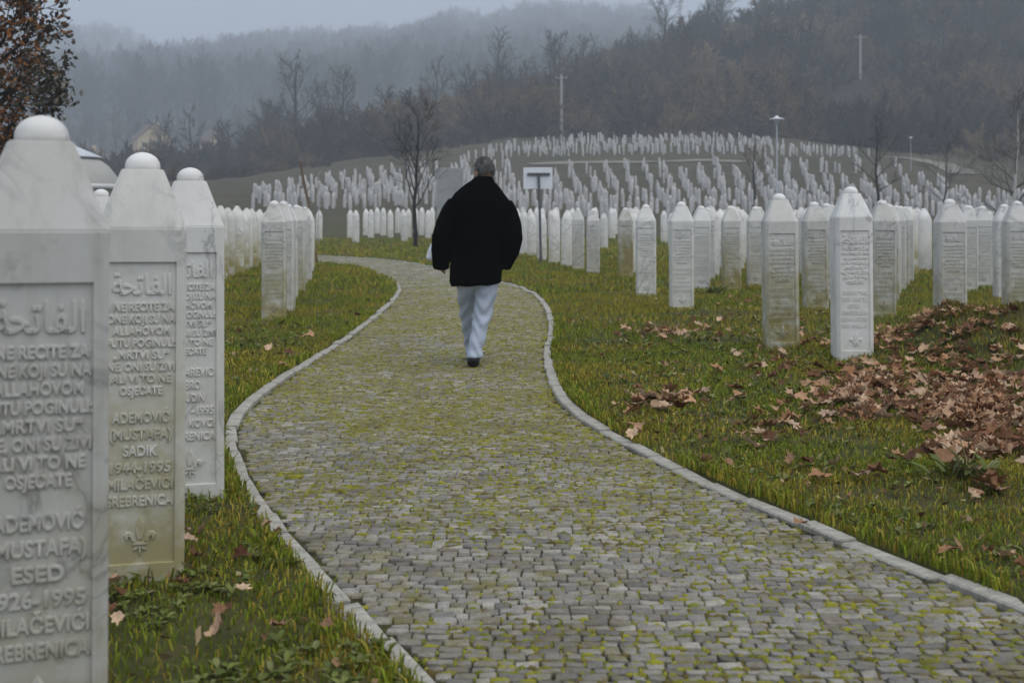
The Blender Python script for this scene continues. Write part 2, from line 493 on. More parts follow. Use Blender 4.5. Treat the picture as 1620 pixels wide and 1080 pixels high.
    for k, (x, y, w, d) in enumerate(C):
        p = sstep(thr[k] - .1, thr[k] + .12, mask[k])
        nn = r.poisson((2.9 + 1.1 * float(far[k])) * p + .3) if y < 26 else r.poisson(1.2 * p)
        for _ in range(nn):
            if r.random() < .66: cx, cy = x + r.uniform(-.5, .5) * w, y + (.5 if r.random() < .5 else -.5) * d; ax, ay = r.uniform(.014, .036), r.uniform(.006, .016)
            else: cx, cy = x + (.5 if r.random() < .5 else -.5) * w, y + r.uniform(-.5, .5) * d; ax, ay = r.uniform(.007, .016), r.uniform(.012, .03)
            if y > 12: ax *= 1.3; ay *= 1.3
            h = r.uniform(.012, .0195); m = 5
            th = np.arange(m) * 2 * math.pi / m + r.uniform(0, 1); rr = r.uniform(.7, 1.25, m)
            v = [(cx + math.cos(t) * ax * q, cy + math.sin(t) * ay * q, -.016) for t, q in zip(th, rr)]
            v += [(cx + math.cos(t) * ax * .7 * q, cy + math.sin(t) * ay * .7 * q, -.016 + h * .85) for t, q in zip(th, rr)] + [(cx, cy, -.014 + h * 1.15)]
            T = []
            for i in range(m):
                j = (i + 1) % m; T += [(i, j, m + j), (i, m + j, m + i), (m + i, m + j, 2 * m)]
            MV.append(np.array(v)); MT.append(np.array(T) + n0); n0 += len(v)
            u = r.random(); base = np.array((.24, .23, .024)) if u < .5 else (np.array((.165, .17, .022)) if u < .78 else np.array((.14, .11, .035)))
            MC.append(np.tile(base * r.uniform(.75, 1.25), (len(v), 1)))
    o = add('joint_moss', np_mesh('joint_moss', np.concatenate(MV), np.concatenate(MT), np.concatenate(MC), True), root, attr_mat('moss', .95, nscale=120))
    o['kind'] = 'stuff'
build_path()

def build_kerbs():
    m = simple('kerb_granite', (.37, .35, .30), .32, 14, .85, .5)
    for curve, side in ((LKc, 1), (RKc, -1)):
        root = empty('kerb', (0, 0, 0)); tag(root, kind='structure')
        meshes = []
        for s in range(5):
            bm = bmesh.new(); box_bm(bm, -.5, .5, -.036, .036, -.2, .016)
            rr = random.Random(s)
            for v in bm.verts: v.co += Vector((rr.uniform(-.012, .012), rr.uniform(-.006, .006), rr.uniform(-.005, .005)))
            bmesh.ops.bevel(bm, geom=bm.edges[:], offset=.007, segments=1, affect='EDGES')
            meshes.append(bm_mesh('kerb_stone', bm)); meshes[-1].materials.append(m)
        seg = np.r_[0, np.cumsum(np.linalg.norm(np.diff(curve, axis=0), axis=1))]
        s = .0; rr = random.Random(4)
        while s < seg[-1] - .5:
            L = rr.uniform(.26, .52)
            i = [np.interp(s + a * L, seg, curve[:, b]) for a in (0, 1) for b in (0, 1)]
            a = math.atan2(i[3] - i[1], i[2] - i[0]); nx, ny = -math.sin(a) * side, math.cos(a) * side
            o = add('kerb_stone', meshes[rr.randrange(5)], root)
            o.location = ((i[0] + i[2]) / 2 + nx * (.034 + rr.uniform(-.006, .008)), (i[1] + i[3]) / 2 + ny * .034, rr.uniform(-.012, .009)); o.scale = ((L - rr.uniform(.014, .04)), 1, 1)
            o.rotation_euler = (0, 0, a + rr.uniform(-.035, .035))
            s += L
build_kerbs()

# ------------------------------------------------------------------ gravestones
SH, SA, SCH = 1.175, .135, .024      # shoulder height, half width, chamfer
def ring(a, c, z): return [(-a + c, -a, z), (a - c, -a, z), (a, -a + c, z), (a, a - c, z), (a - c, a, z), (-a + c, a, z), (-a, a - c, z), (-a, -a + c, z)]

def shaft_mesh():
    bm = bmesh.new()
    R = [[bm.verts.new(p) for p in ring(a, c, z)] for a, c, z in ((SA, SCH, -.35), (SA, SCH, SH), (.064, .013, 1.372))]
    for i in range(8):
        j = (i + 1) % 8
        bm.faces.new((R[1][i], R[1][j], R[2][j], R[2][i]))
        if i: bm.faces.new((R[0][i], R[0][j], R[1][j], R[1][i]))
    bm.faces.new(R[2])
    p, z0, z1, dep = .104, .075, 1.065, .009
    q = [bm.verts.new((x, -SA, z)) for x, z in ((-p, z0), (p, z0), (p, z1), (-p, z1))]
    s = [bm.verts.new((x, -SA + dep, z)) for x, z in ((-p + .003, z0 + .003), (p - .003, z0 + .003), (p - .003, z1 - .003), (-p + .003, z1 - .003))]
    o = [R[0][0], R[0][1], R[1][1], R[1][0]]
    for i in range(4):
        j = (i + 1) % 4
        bm.faces.new((o[i], o[j], q[j], q[i])); bm.faces.new((q[i], q[j], s[j], s[i]))
    bm.faces.new(s)
    bm.normal_update()
    es = [e for e in bm.edges if len(e.link_faces) == 2 and e.calc_face_angle() > .3 and not any(v in s or v in q for v in e.verts)]
    bmesh.ops.bevel(bm, geom=es, offset=.0035, segments=2, affect='EDGES')
    return bm_mesh('shaft', bm)

def dome_mesh(seg=20, rings=7):
    V, T = [], []
    prof = [(.046, 1.368), (.0545, 1.376), (.0545, 1.384)] + [(.0545 * math.cos(t), 1.384 + .047 * math.sin(t)) for t in np.linspace(.2, math.pi / 2 - .12, rings)]
    for r_, z in prof: V += [(r_ * math.cos(a), r_ * math.sin(a), z) for a in np.arange(seg) * 2 * math.pi / seg]
    V.append((0, 0, 1.4315)); n = len(prof)
    for k in range(n - 1):
        for i in range(seg):
            a, b = k * seg + i, k * seg + (i + 1) % seg; T += [(a, b, b + seg), (a, b + seg, a + seg)]
    for i in range(seg): T.append(((n - 1) * seg + i, (n - 1) * seg + (i + 1) % seg, n * seg))
    return np_mesh('dome', V, T, smooth=True)

SHAFT, DOME = shaft_mesh(), dome_mesh()
SHAFT.materials.append(M_MARBLE); DOME.materials.append(M_MARBLE)

def glyphs(s, size, res=3, relief=.0045, off=.0006):
    c = bpy.data.curves.new('t', 'FONT'); c.body = s; c.size = size; c.align_x = 'CENTER'; c.resolution_u = res
    c.extrude = relief * .5; c.bevel_depth = .0014; c.bevel_resolution = 0; c.offset = off
    o = bpy.data.objects.new('t', c); COL.objects.link(o)
    me = bpy.data.meshes.new_from_object(o.evaluated_get(bpy.context.evaluated_depsgraph_get()))
    bpy.data.objects.remove(o); bpy.data.curves.remove(c)
    n = len(me.vertices); V = np.zeros(n * 3, np.float32); me.vertices.foreach_get('co', V); V = V.reshape(-1, 3)
    me.calc_loop_triangles(); T = np.zeros(len(me.loop_triangles) * 3, np.int32); me.loop_triangles.foreach_get('vertices', T)
    bpy.data.meshes.remove(me)
    return V, T.reshape(-1, 3)

ARAB = ''.join(chr(c) for c in reversed((0xFE8D, 0xFEDF, 0xFED4, 0xFE8E, 0xFE97, 0xFEA4, 0xFE94)))
VERSE = ['I NE RECITE ZA', 'ONE KOJI SU NA', 'ALLAHOVOM', 'PUTU POGINULI:', '\u201eMRTVI SU\u201c', 'NE, ONI SU \u017dIVI', 'ALI VI TO NE', 'OSJE\u0106ATE']
VW = [.196, .204, .172, .206, .168, .202, .18, .128]
def inscription(lines, res=3, off=.0006):
    """lines: (text, z of centre, cap height, width, x centre)"""
    AV, AT, n0 = [], [], 0
    for s, z, h, w, xc in lines:
        V, T = glyphs(s, h / .70, res, off=off)
        if not len(V): continue
        lo, hi = V.min(0), V.max(0)
        sx = w / (hi[0] - lo[0])
        capmid = .35 * h / .70 if s != ARAB else (lo[1] + hi[1]) / 2
        sy = 1.0 if s != ARAB else h / (hi[1] - lo[1])
        AV.append(np.c_[(V[:, 0] - (lo[0] + hi[0]) / 2) * sx + xc, -SA + .0090 - .0004 - V[:, 2] - .0012, (V[:, 1] - capmid) * sy + z])
        AT.append(T + n0); n0 += len(V)
    me = np_mesh('inscription', np.concatenate(AV), np.concatenate(AT)); me.materials.append(M_MARBLE); return me

def text_lines(names, widths=None, hidden=False):
    L = [(ARAB, .992, .072, .176, 0)]
    for k, s in enumerate(VERSE): L.append((s, .917 - .0393 * k, .0265, VW[k], 0))
    for k, s in enumerate(names):
        L.append((s, .554 - .0545 * k, .033, widths[k], 0))
    return L

def fleur():
    bm = bmesh.new()
    def slab(pts, y0, y1):
        lo = [bm.verts.new((x, y0, z)) for x, z in pts]; cx = sum(p[0] for p in pts) / len(pts); cz = sum(p[1] for p in pts) / len(pts)
        hi = [bm.verts.new((cx + (x - cx) * .72, y1, cz + (z - cz) * .8)) for x, z in pts]
        n = len(pts)
        for i in range(n): bm.faces.new((lo[i], lo[(i + 1) % n], hi[(i + 1) % n], hi[i]))
        bm.faces.new(hi)
    y0, y1 = -SA + .0098, -SA + .0025
    slab([(0, .232), (.012, .212), (.017, .19), (.013, .168), (.006, .15), (-.006, .15), (-.013, .168), (-.017, .19), (-.012, .212)], y0, y1)
    for s in (-1, 1):
        arc = [(.010, .148), (.016, .168), (.028, .182), (.043, .182), (.050, .170), (.045, .156), (.036, .154), (.038, .162), (.036, .169), (.028, .166), (.022, .152), (.018, .145)]
        slab([(x * s, z) for x, z in (arc if s > 0 else arc[::-1])], y0, y1)
        leg = [(.004, .136), (.016, .130), (.022, .120), (.012, .122), (.004, .126)]
        slab([(x * s, z) for x, z in leg], y0, y1)
    slab([(-.026, .146), (.026, .146), (.026, .138), (-.026, .138)], y0, y1 - .001)
    slab([(-.005, .134), (.005, .134), (0, .098)], y0, y1)
    bmesh.ops.recalc_face_normals(bm, faces=bm.faces[:])
    me = bm_mesh('emblem', bm); me.materials.append(M_MARBLE); return me
FLEUR = fleur()

NEAR_STONES = []
def full_stone(x, y, rot, insc, label, group=None, moss=.4, dirt=.5, lean=(0, 0), emblem=True, sc=1.06):
    r = empty('gravestone', (x, y, gz(x, y) - .015), rot); r.rotation_euler = (lean[0], lean[1], rot); r.scale = (sc, sc, 1)
    tag(r, label, 'gravestone', group); NEAR_STONES.append((x, y))
    col = (moss, dirt, 0, 1)
    for nm, me in [('shaft', SHAFT), ('dome', DOME), ('emblem', FLEUR if emblem else None)] + (insc if isinstance(insc, list) else [('inscription', insc)]):
        if me is None: continue
        o = add(nm, me, r)
        if nm in ('verse', 'name_lines'): o['kind'] = 'stuff'      # lettering too small to pick apart
        o.color = col if nm != 'dome' else (.1, 0, 0, 1)
    return r

W6 = [.172, .186, .1, .182, .196, .2]
def split(L): return [('heading' if k == 0 else 'verse_line' if k < 9 else 'name_line', inscription([q])) for k, q in enumerate(L)]
I1 = split(text_lines(['ADEMOVI\u0106', '(MUSTAFA)', 'ESED', '1926-1995', 'MILA\u010cEVI\u0106I', 'SREBRENICA'], W6))
I2 = split(text_lines(['ADEMOVI\u0106', '(MUSTAFA)', 'SADIK', '1944-1995', 'MILA\u010cEVI\u0106I', 'SREBRENICA'], [.172, .186, .105, .182, .196, .2]))
L3 = [(ARAB, .992, .072, .176, 0)] + [(s, .917 - .0393 * k, .0265, VW[k], 0) for k, s in enumerate(VERSE)]
for k, (s, w, xc) in enumerate([('AREVI\u0106', .12, .035), ('BRO', .06, .012), ('UDIN', .075, .02), ('-1995', .09, .05), ('KOVCI', .10, .045), ('SREBRENICA', .2, 0)]):
    L3.append((s, .554 - .0545 * k, .033, w, xc))
I3 = split(L3)
# right-hand stones: the verse, then name lines too small in the photograph to read (worn raised strokes)
def worn_lines(seed):
    L = [(ARAB, .992, .072, .176, 0)] + [(s, .917 - .0393 * k, .0265, VW[k], 0) for k, s in enumerate(VERSE)]
    bm = bmesh.new(); r = random.Random(seed)
    for k, w in enumerate(W6):
        z = .554 - .0545 * k; x = -w / 2
        while x < w / 2 - .008:
            g = r.uniform(.007, .012)
            if r.random() > .08: box_bm(bm, x, x + g * .55, -SA + .004, -SA + .011, z - .0155, z + .0155)
            if r.random() > .4:
                q = r.choice((-.0155, .010, -.003)); box_bm(bm, x + g * .3, x + g * 1.3, -SA + .0045, -SA + .011, z + q, z + q + .0055)
            x += g * 1.75
    me2 = bm_mesh('name_lines', bm); me2.materials.append(M_MARBLE)
    return [('heading', inscription(L[:1], 1, .0005)), ('verse', inscription(L[1:], 1, .0005)), ('name_lines', me2)]
WORN = [worn_lines(3), worn_lines(8)]

full_stone(-1.055, 2.82, .33, I1, 'white marble gravestone nearest the camera, cut off by the left edge', moss=.4, dirt=.9, lean=(0, .004))
full_stone(-1.262, 4.28, .29, I2, 'marble gravestone standing second from the left edge, yellow stains on its lower inscription', moss=.62, dirt=.42, lean=(0, .008))
full_stone(-1.405, 5.52, .24, I3, 'marble gravestone third from the left edge, bluish white, half hidden by its neighbour', moss=.2, dirt=.3)

RS = [  # x px centre, depth, moss, label
    (1348, 10.55, .10, 'bright white gravestone at the leafy mound, nearest of those right of the path', -.05),
    (1235, 11.65, .9, 'cream-stained gravestone just left of the bright white one beside the mound', -.05),
    (1503, 14.0, .55, 'gravestone rising directly behind the leaf-covered mound', -.05),
    (1078, 16.45, .25, 'gravestone with leaves at its foot, second in from the path on the right', -.05),
    (1022, 19.6, .2, 'clean pale gravestone nearest the path among the large ones on the right', -.05),
    (1290, 16.5, .8, 'dull yellowish gravestone seen between the cream-stained one and the bright white one', -.05),
    (1394, 15.3, .6, 'grey gravestone half hidden behind the right shoulder of the bright white one', -.05),
    (1157, 21.0, .9, 'yellow-stained gravestone standing alone right of the close pair', -.05),
    (1108, 21.6, .1, 'bluish white gravestone tucked behind the right of the leaf-footed one', -.05),
    (1609, 15.4, .6, 'gravestone cut off by the right edge of the picture', -.12),
    (1590, 18.9, .2, 'bluish gravestone just left of the one cut off at the right edge', -.14),
    (990, 25.6, 1.6, 'narrow gravestone stained strong yellow by moss, left of the clean pale one', -.05),
]
for k, (x, d, m, lab, rot) in enumerate(RS):
    full_stone((x - 810) / F * d, d, rot, WORN[k % 2], lab, None, m, (0.0, .35, .45, .2, .12, .5, .6, .45, .1, .4, .15, .5)[k], (random.uniform(-.008, .008), random.uniform(-.012, .012)), sc=1.12)

def small_stone_mesh(n=8):
    V, T = [], []
    def loop(pts): V.extend(pts); return len(V) - len(pts)
    a = [loop(ring(*q)) for q in ((SA, SCH, -.3), (SA, SCH, SH), (.064, .013, 1.372), (.052, .016, 1.375), (.049, .015, 1.40), (.03, .010, 1.425))]
    for u, w in zip(a, a[1:]):
        for i in range(8):
            j = (i + 1) % 8; T += [(u + i, u + j, w + j), (u + i, w + j, w + i)]
    V.append((0, 0, 1.431)); t = len(V) - 1
    for i in range(8): T.append((a[-1] + i, a[-1] + (i + 1) % 8, t))
    return np.array(V), np.array(T)
SV, ST = small_stone_mesh()
SMALL = np_mesh('gravestone', SV, ST); SMALL.materials.append(M_MARBLE)

def at0(x, d): return (x - 810) / F * d
ALL = []     # candidates: x, y, rot, label, group, moss
def row(x, y, slope, y1, sp, lab, grp, rot, moss, skip=.06, full=False):
    r = random.Random(int(x * 100 + y * 7))
    while y < y1:
        if r.random() > skip: ALL.append((x + r.uniform(-.06, .06), y, rot + r.uniform(-.06, .06), lab, grp, max(0, moss + r.uniform(-.3, .4)), full and y < 26))
        s = sp * r.uniform(.92, 1.1); y += s; x += slope * s

gA = 'gravestones in the row along the left of the path'
full_stone(-2.84, 15.1, .13, WORN[1], 'foremost gravestone of the dense row left of the path, past the kerb bend', None, .75, .5)
row(-3.0, 16.4, -.132, 32, 1.3, 'gravestone in the tight receding row left of the path, behind its foremost stone', gA, .13, .5, 0, True)
gB = 'gravestones in the second row on the left'
row(-5.7, 25, -.125, 40, 1.2, 'pale gravestone in the crowded row glimpsed right of the big marble stones', gB, .13, .6, 0)
full_stone(-3.12, 9.6, .3, WORN[0], 'gravestone showing only its tip between the two nearest marble stones', None, .2, .4)
gC = 'gravestones in the row by the sign'
labC = 'gravestone in the row by the white sign, right of the walking man'
for k, (x, y) in enumerate(((1.77, 27.6), (1.55, 29.6), (1.36, 31.4), (1.12, 33.6), (.86, 36.6), (.64, 40))):
    ALL.append((x, y, -.05, labC if k else 'nearest gravestone of the row by the white sign, largest of them', gC if k else None, .35, k < 2))
row(.40, 43, -.09, 56, 1.5, labC, gC, -.05, .3)
for x, y, s, who, mo in ((3.55, 23.6, .2, 'behind the bluish white one left of the yellow-stained one', .2), (4.3, 22.6, .3, 'behind the yellow-stained one right of the close pair', .6), (4.5, 18.2, .31, 'behind the dull yellowish one', .4), (5.45, 18.3, .345, 'leading back from the grey one behind the bright white stone', .5),
                   (7.55, 20.9, .355, 'hidden behind the stone on the mound', .3), (8.3, 22.2, .345, 'at the right edge, left of the bluish one', .2), (11.0, 26, .38, 'farthest right, at the picture edge', .3), (2.6, 27.5, .12, 'behind the narrow moss-yellow one', .3), (5.9, 25.5, .22, 'between the cream-stained one and the yellow-stained one', .3)):
    row(x, y, s, 44, 1.45, 'gravestone in the receding row ' + who, 'row of gravestones ' + who, -.08, mo, .1, True)
for x, y, s, who, mo in ((4.9, 28.0, .2, 'well behind the bluish white one, toward the yellow-stained one', .3), (7.6, 29.5, .26, 'seen over the shoulder of the cream-stained one', .3), (9.4, 29.0, .3, 'seen just left of the bright white one, far behind it', .3), (13.2, 31.0, .4, 'in the gap right of the stone on the mound', .3), (3.3, 33.0, .1, 'between the moss-yellow and the clean pale one', .3)):
    row(x, y, s, 44, 1.7, 'small gravestone in the row ' + who, 'small gravestones ' + who, -.08, mo, .1)
labE = 'small white gravestone in the band behind the bare young tree, left of the man'
row(-9.25, 60.5, -.02, 62, 5, 'small white gravestone standing apart at the left end of the band beyond the path', None, .1, .1, 0)
r_ = random.Random(77)
for k in range(42):
    ALL.append((-8.0 + .33 * k + r_.uniform(-.08, .08), (62.5, 66, 69.5)[k % 3] + r_.uniform(-1, 1), .05, labE, 'gravestones in the band beyond the bare young tree', .25, False))
ALL.append((at0(563, 57), 57, .05, 'small white gravestone standing forward of the band, left of the bare young tree', None, .2, False))
ALL.append((at0(640, 58), 58, .05, 'small white gravestone standing forward of the band, beside the bare young tree', None, .2, False))
for k in range(40):
    ALL.append((4.0 + .75 * k + r_.uniform(-.3, .3), 53 + r_.uniform(-3, 6), -.2, 'small gravestone in the far cross row at the foot of the hillside, right half', 'gravestones in the far cross row', .2, False))

# hillside rows
HILLS = []
def hill_patch(x0, x1, y0, y1, lean, colsp, rowsp, seed, lim, bend=2.2, gap=.27):
    r = random.Random(seed); x = x0
    while x < x1:
        y = y0 + r.uniform(0, 1.0); c = x
        L = r.uniform(.8, 1)
        while y < y0 + (y1 - y0) * L:
            X = c * y / y0 + lean * (y - y0) - bend * (1 - math.exp(-(y - y0) / 20)) + r.uniform(-.38, .38)
            if lim(X, y) and float(fbm(np.array([X / 9.]), np.array([y / 12.]), seed)[0]) > gap and r.random() > .16:
                HILLS.append((X, y))
            y += rowsp * r.uniform(.85, 1.15)
        x += colsp * r.uniform(.8, 1.2)
def sx(X, Y): return X / Y * F + 810
hill_patch(-24, 2, 96, 158, -.04, 1.1, 2.0, 2, lambda X, Y: sx(X, Y) > 400 and Y < np.interp(sx(X, Y), [400, 500, 600, 720, 780], [114, 134, 146, 160, 160]), 1.2, .2)
hill_patch(2, 40, 84, 154, -.05, 1.15, 2.0, 5, lambda X, Y: sx(X, Y) > 800 and Y < np.interp(sx(X, Y), [800, 860, 880, 1150, 1250, 1440, 1470, 1540], [100, 108, 146, 152, 162, 152, 130, 104]))
hill_patch(-5, 46, 157, 189, -.10, 1.3, 1.8, 9, lambda X, Y: Y > np.interp(sx(X, Y), [730, 860, 1160, 1240, 1400], [152, 160, 163, 160, 158]) and Y < np.interp(sx(X, Y), [735, 790, 900, 1020, 1100, 1200, 1240, 1300], [160, 170, 184, 190, 187, 186, 174, 166]))

room = 296 - 17 - len(ALL)
HILLS.sort(key=lambda p: p[1])
for x, y in HILLS[:max(0, room)]:
    ALL.append((x, y, -.1, 'tiny white gravestone low on the cemetery hillside, near the foot of the slope', 'gravestones on the lower hillside', .1, False))
rest = HILLS[max(0, room):]
proto_done = False
zs = lawn_z(np.array([a[0] for a in ALL]), np.array([a[1] for a in ALL]))
print('near', room)
for (x, y, rot, lab, grp, moss, fl), z in zip(ALL, zs):
    if fl:
        full_stone(x, y, rot, WORN[0], lab, grp, moss, .4); continue
    o = add('gravestone', SMALL); o.location = (x, y, z - .015); o.rotation_euler = (random.uniform(-.012, .012), random.uniform(-.015, .015), rot)
    s = random.uniform(.96, 1.04); o.scale = (1.1, 1.1, s); o.color = (moss, random.uniform(.1, .55), 0, 1)
    tag(o, lab, 'gravestone', grp)
M_FARSTONE = simple('far_marble', (.44, .43, .41), .3, .9, .6)
zs = lawn_z(np.array([a[0] for a in rest]), np.array([a[1] for a in rest]))
V = np.concatenate([SV * (.85, .85, random.uniform(.74, .9)) + (x, y, z - .02) for (x, y), z in zip(rest, zs)])
T = np.concatenate([ST + k * len(SV) for k in range(len(rest))])
o = add('hillside_gravestones', np_mesh('hillside_gravestones', V, T), None, M_FARSTONE)
tag(o, 'rows of white gravestones climbing the far hillside below the wood', 'gravestones', kind='stuff')
print('stones', len(ALL), 'hill', len(HILLS))

# ------------------------------------------------------------------ grass
def tri_blades(x, y, z, h, w, col, r, two=False):
    n = len(x); a = r.uniform(0, 2 * math.pi, n); lean = r.uniform(.1, 1.1, n) * h; la = r.uniform(0, 2 * math.pi, n)
    dx, dy = np.cos(a) * w * .5, np.sin(a) * w * .5; lx, ly = np.cos(la) * lean, np.sin(la) * lean
    P = lambda ox, oy, oz: np.stack([x + ox, y + oy, z + oz], 1)
    if two:
        V = np.stack([P(-dx, -dy, -.01), P(dx, dy, -.01), P(lx, ly, h)], 1); k = 3; t = np.array([[0, 1, 2]])
    else:
        V = np.stack([P(-dx, -dy, -.01), P(dx, dy, -.01), P(lx * .35 + dx * .8, ly * .35 + dy * .8, h * .62), P(lx * .35 - dx * .8, ly * .35 - dy * .8, h * .62), P(lx, ly, h * r.uniform(.6, 1.0, n))], 1)
        k = 5; t = np.array([[0, 1, 2], [0, 2, 3], [3, 2, 4]])
    T = (np.arange(n)[:, None, None] * k + t[None]).reshape(-1, 3)
    C = np.repeat(col, k, 0)
    return V.reshape(-1, 3), T, C

GREENS = np.array((2.6, 2.4, .68)) * np.array([(.075, .105, .018), (.055, .085, .016), (.10, .125, .028), (.115, .125, .04), (.16, .135, .065), (.12, .09, .045), (.045, .065, .014)])
def grass():
    r = np.random.default_rng(5); AV, AT, AC, n0 = [], [], [], 0
    for y0, y1, den, h0, h1, w, two in ((1.6, 4, 5600, .018, .045, .0055, 0), (4, 7, 4600, .02, .046, .006, 0), (7, 12, 2400, .028, .06, .0085, 0), (12, 20, 900, .04, .085, .014, 1), (20, 35, 300, .05, .10, .028, 1), (35, 62, 60, .06, .14, .06, 1)):
        xm = .43 * y1 + 1.0; area = 2 * xm * (y1 - y0); n = int(area * den)
        x = r.uniform(-xm, xm, n); y = r.uniform(y0, y1, n)
        keep = np.abs(x) < .43 * y + 1.0
        keep &= fbm(x * 2.2, y * 2.2, 41) + r.uniform(-.25, .25, n) > .34
        x, y = x[keep], y[keep]
        out = ~in_poly(x, y, PATH_KERB)
        x, y = x[out], y[out]; n = len(x)
        z = lawn_z(x, y)
        tall = (.5 + .75 * fbm(x * 3.1, y * 3.1, 60))
        dead = fbm(x * 1.1 + 9, y * 1.1, 71, 4); dead = .16 + sstep(.36, .62, dead) * .62
        # dry strip along the right kerb
        kd = x - np.interp(y, RKc[:300, 1], RKc[:300, 0]); dead = np.where((kd > 0) & (kd < .8) & (y < 8), np.maximum(dead, .55 * (1 - kd / .9)), dead)
        md = np.maximum(np.exp(-(((x - 3.85) / .75) ** 2 + ((y - 10.8) / .8) ** 2)), np.exp(-(((x - 4.7) / .8) ** 2 + ((y - 10.7) / .8) ** 2))); dead = np.maximum(dead, .92 * sstep(.25, .7, md)); tall = tall * (1 + .9 * sstep(.4, .8, md))
        u = r.uniform(0, 1, n)
        ci = np.where(u < dead, r.integers(3, 6, n), r.choice([0, 0, 1, 1, 2, 6, 3], n))
        col = GREENS[ci] * (r.uniform(.55, 1.35, n) * (1 - .5 * sstep(.3, .8, md)))[:, None]
        V, T, C = tri_blades(x, y, z, r.uniform(h0, h1, n) * tall, w * r.uniform(.6, 1.3, n), col, r, bool(two))
        AV.append(V); AT.append(T + n0); AC.append(C); n0 += len(V)
    # untrimmed tufts round the stone bases and over the kerbs
    tx, ty = [], []
    for gx, gy in NEAR_STONES:
        n = int(np.interp(gy, [3, 10, 20], [170, 130, 60])); a = r.uniform(0, 6.28, n); q = r.uniform(.13, .23, n) * (1 + .25 * np.sin(a * 3 + gx * 9))
        tx.append(gx + np.cos(a) * q); ty.append(gy + np.sin(a) * q)
    for cv, sd in ((LKc, 1), (RKc, -1)):
        o_ = offset_poly(cv, sd * .10); o_ = o_[(o_[:, 1] > 2.5) & (o_[:, 1] < 16)]; k = r.integers(0, len(o_), 4200)
        g_ = fbm(o_[k, 0] * 2.6, o_[k, 1] * 2.6, 97) > .47; k = k[g_]
        tx.append(o_[k, 0] + r.normal(0, .03, len(k))); ty.append(o_[k, 1] + r.normal(0, .05, len(k)))
    x, y = np.concatenate(tx), np.concatenate(ty); ok = ~in_poly(x, y, PATH_KERB); x, y = x[ok], y[ok]; n = len(x)
    V, T, C = tri_blades(x, y, lawn_z(x, y), r.uniform(.025, .08, n), r.uniform(.005, .009, n) * np.interp(y, [3, 15], [1, 1.8]), GREENS[r.choice([0, 1, 2, 3, 4, 6], n)] * r.uniform(.55, 1.3, n)[:, None], r)
    AV.append(V); AT.append(T + n0); AC.append(C); n0 += len(V)
    print('grass verts', n0)
    o = add('grass', np_mesh('grass', np.concatenate(AV), np.concatenate(AT), np.concatenate(AC)), None, attr_mat('grass_blade', .65, trans=.25))
    tag(o, 'short damp grass with dry tufts on both sides of the cobbled path', 'grass', kind='stuff')
    # broad-leaved ground cover
    AV, AT, AC, n0 = [], [], [], 0
    def leaf(p, a, L, w, tilt, c):
        nonlocal n0
        d = np.array((math.cos(a), math.sin(a), 0)); s = np.array((-d[1], d[0], 0)); up = np.array((0, 0, 1.))
        pts = []
        for t, ww, b in ((0, .12, 0), (.35, .9, .1), (.7, .8, .02), (1.0, .08, -.18)):
            q = p + d * L * t * math.cos(tilt) + up * (L * t * math.sin(tilt) + b * L)
            pts += [q - s * w * ww * .5 + up * .08 * w, q - up * .12 * w, q + s * w * ww * .5 + up * .08 * w]
        T = []
        for i in range(3):
            for j in range(2):
                k = i * 3 + j; T += [(k, k + 1, k + 4), (k, k + 4, k + 3)]
        AV.append(np.array(pts)); AT.append(np.array(T) + n0); n0 += 12; AC.append(np.tile(c, (12, 1)))
    pal = [(.15, .18, .035), (.11, .145, .022), (.19, .20, .065), (.085, .10, .018)]
    regions = [(-1.9, .5, 2.6, 4.8, 1250), (-2.3, -.8, 4.8, 8, 420), (.6, 3.2, 4.2, 8, 620), (.6, 6, 8, 15, 700), (-3.6, -1.8, 8, 16, 300)]
    for x0, x1, y0, y1, n in regions:
        x = r.uniform(x0, x1, n); y = r.uniform(y0, y1, n); ok = ~in_poly(x, y, PATH_KERB)
        ok &= fbm(x * 1.6, y * 1.6, 83) > .40
        x, y = x[ok], y[ok]; z = lawn_z(x, y)
        for a, b, c in zip(x, y, z):
            m = r.integers(3, 7); a0 = r.uniform(0, 6.3); s = r.uniform(.022, .045) * (1 if b < 8 else 1.7)
            for k in range(m):
                leaf(np.array((a, b, c + .01)), a0 + k * 6.283 / m + r.uniform(-.4, .4), s * r.uniform(.7, 1.3), s * r.uniform(.38, .6), r.uniform(.15, .9), np.array(pal[r.integers(4)]) * r.uniform(.75, 1.3))
    o = add('clover_cover', np_mesh('clover_cover', np.concatenate(AV), np.concatenate(AT), np.concatenate(AC), True), None, attr_mat('weed_leaf', .5, trans=.2))
    tag(o, 'low broad-leaved weeds and clover mixed into the lawn', 'weeds', kind='stuff')
    # small brown crumbs of leaf and straw lying in the grass
    LV, LT, LC, m0 = [], [], [], 0
    for x0, x1, y0, y1, n in ((-2, .5, 2.6, 6, 420), (-3.2, -1.2, 6, 14, 420), (.4, 3.6, 4, 8, 1000), (.6, 6, 8, 16, 1900), (1, 9, 16, 26, 900)):
        x = r.uniform(x0, x1, n); y = r.uniform(y0, y1, n); ok = ~in_poly(x, y, PATH_KERB) & (fbm(x * 1.3 + 3, y * 1.3, 29) + r.uniform(-.2, .2, n) > .42); x, y = x[ok], y[ok]; n = len(x)
        z = lawn_z(x, y) + r.uniform(.012, .05, n); s_ = r.uniform(.008, .024, n) * np.interp(y, [4, 14], [1, 1.6]); a = r.uniform(0, 6.28, n); t1, t2 = r.normal(0, .5, n), r.normal(0, .5, n)
        dx, dy = np.cos(a) * s_, np.sin(a) * s_; w_ = r.uniform(.25, .7, n)
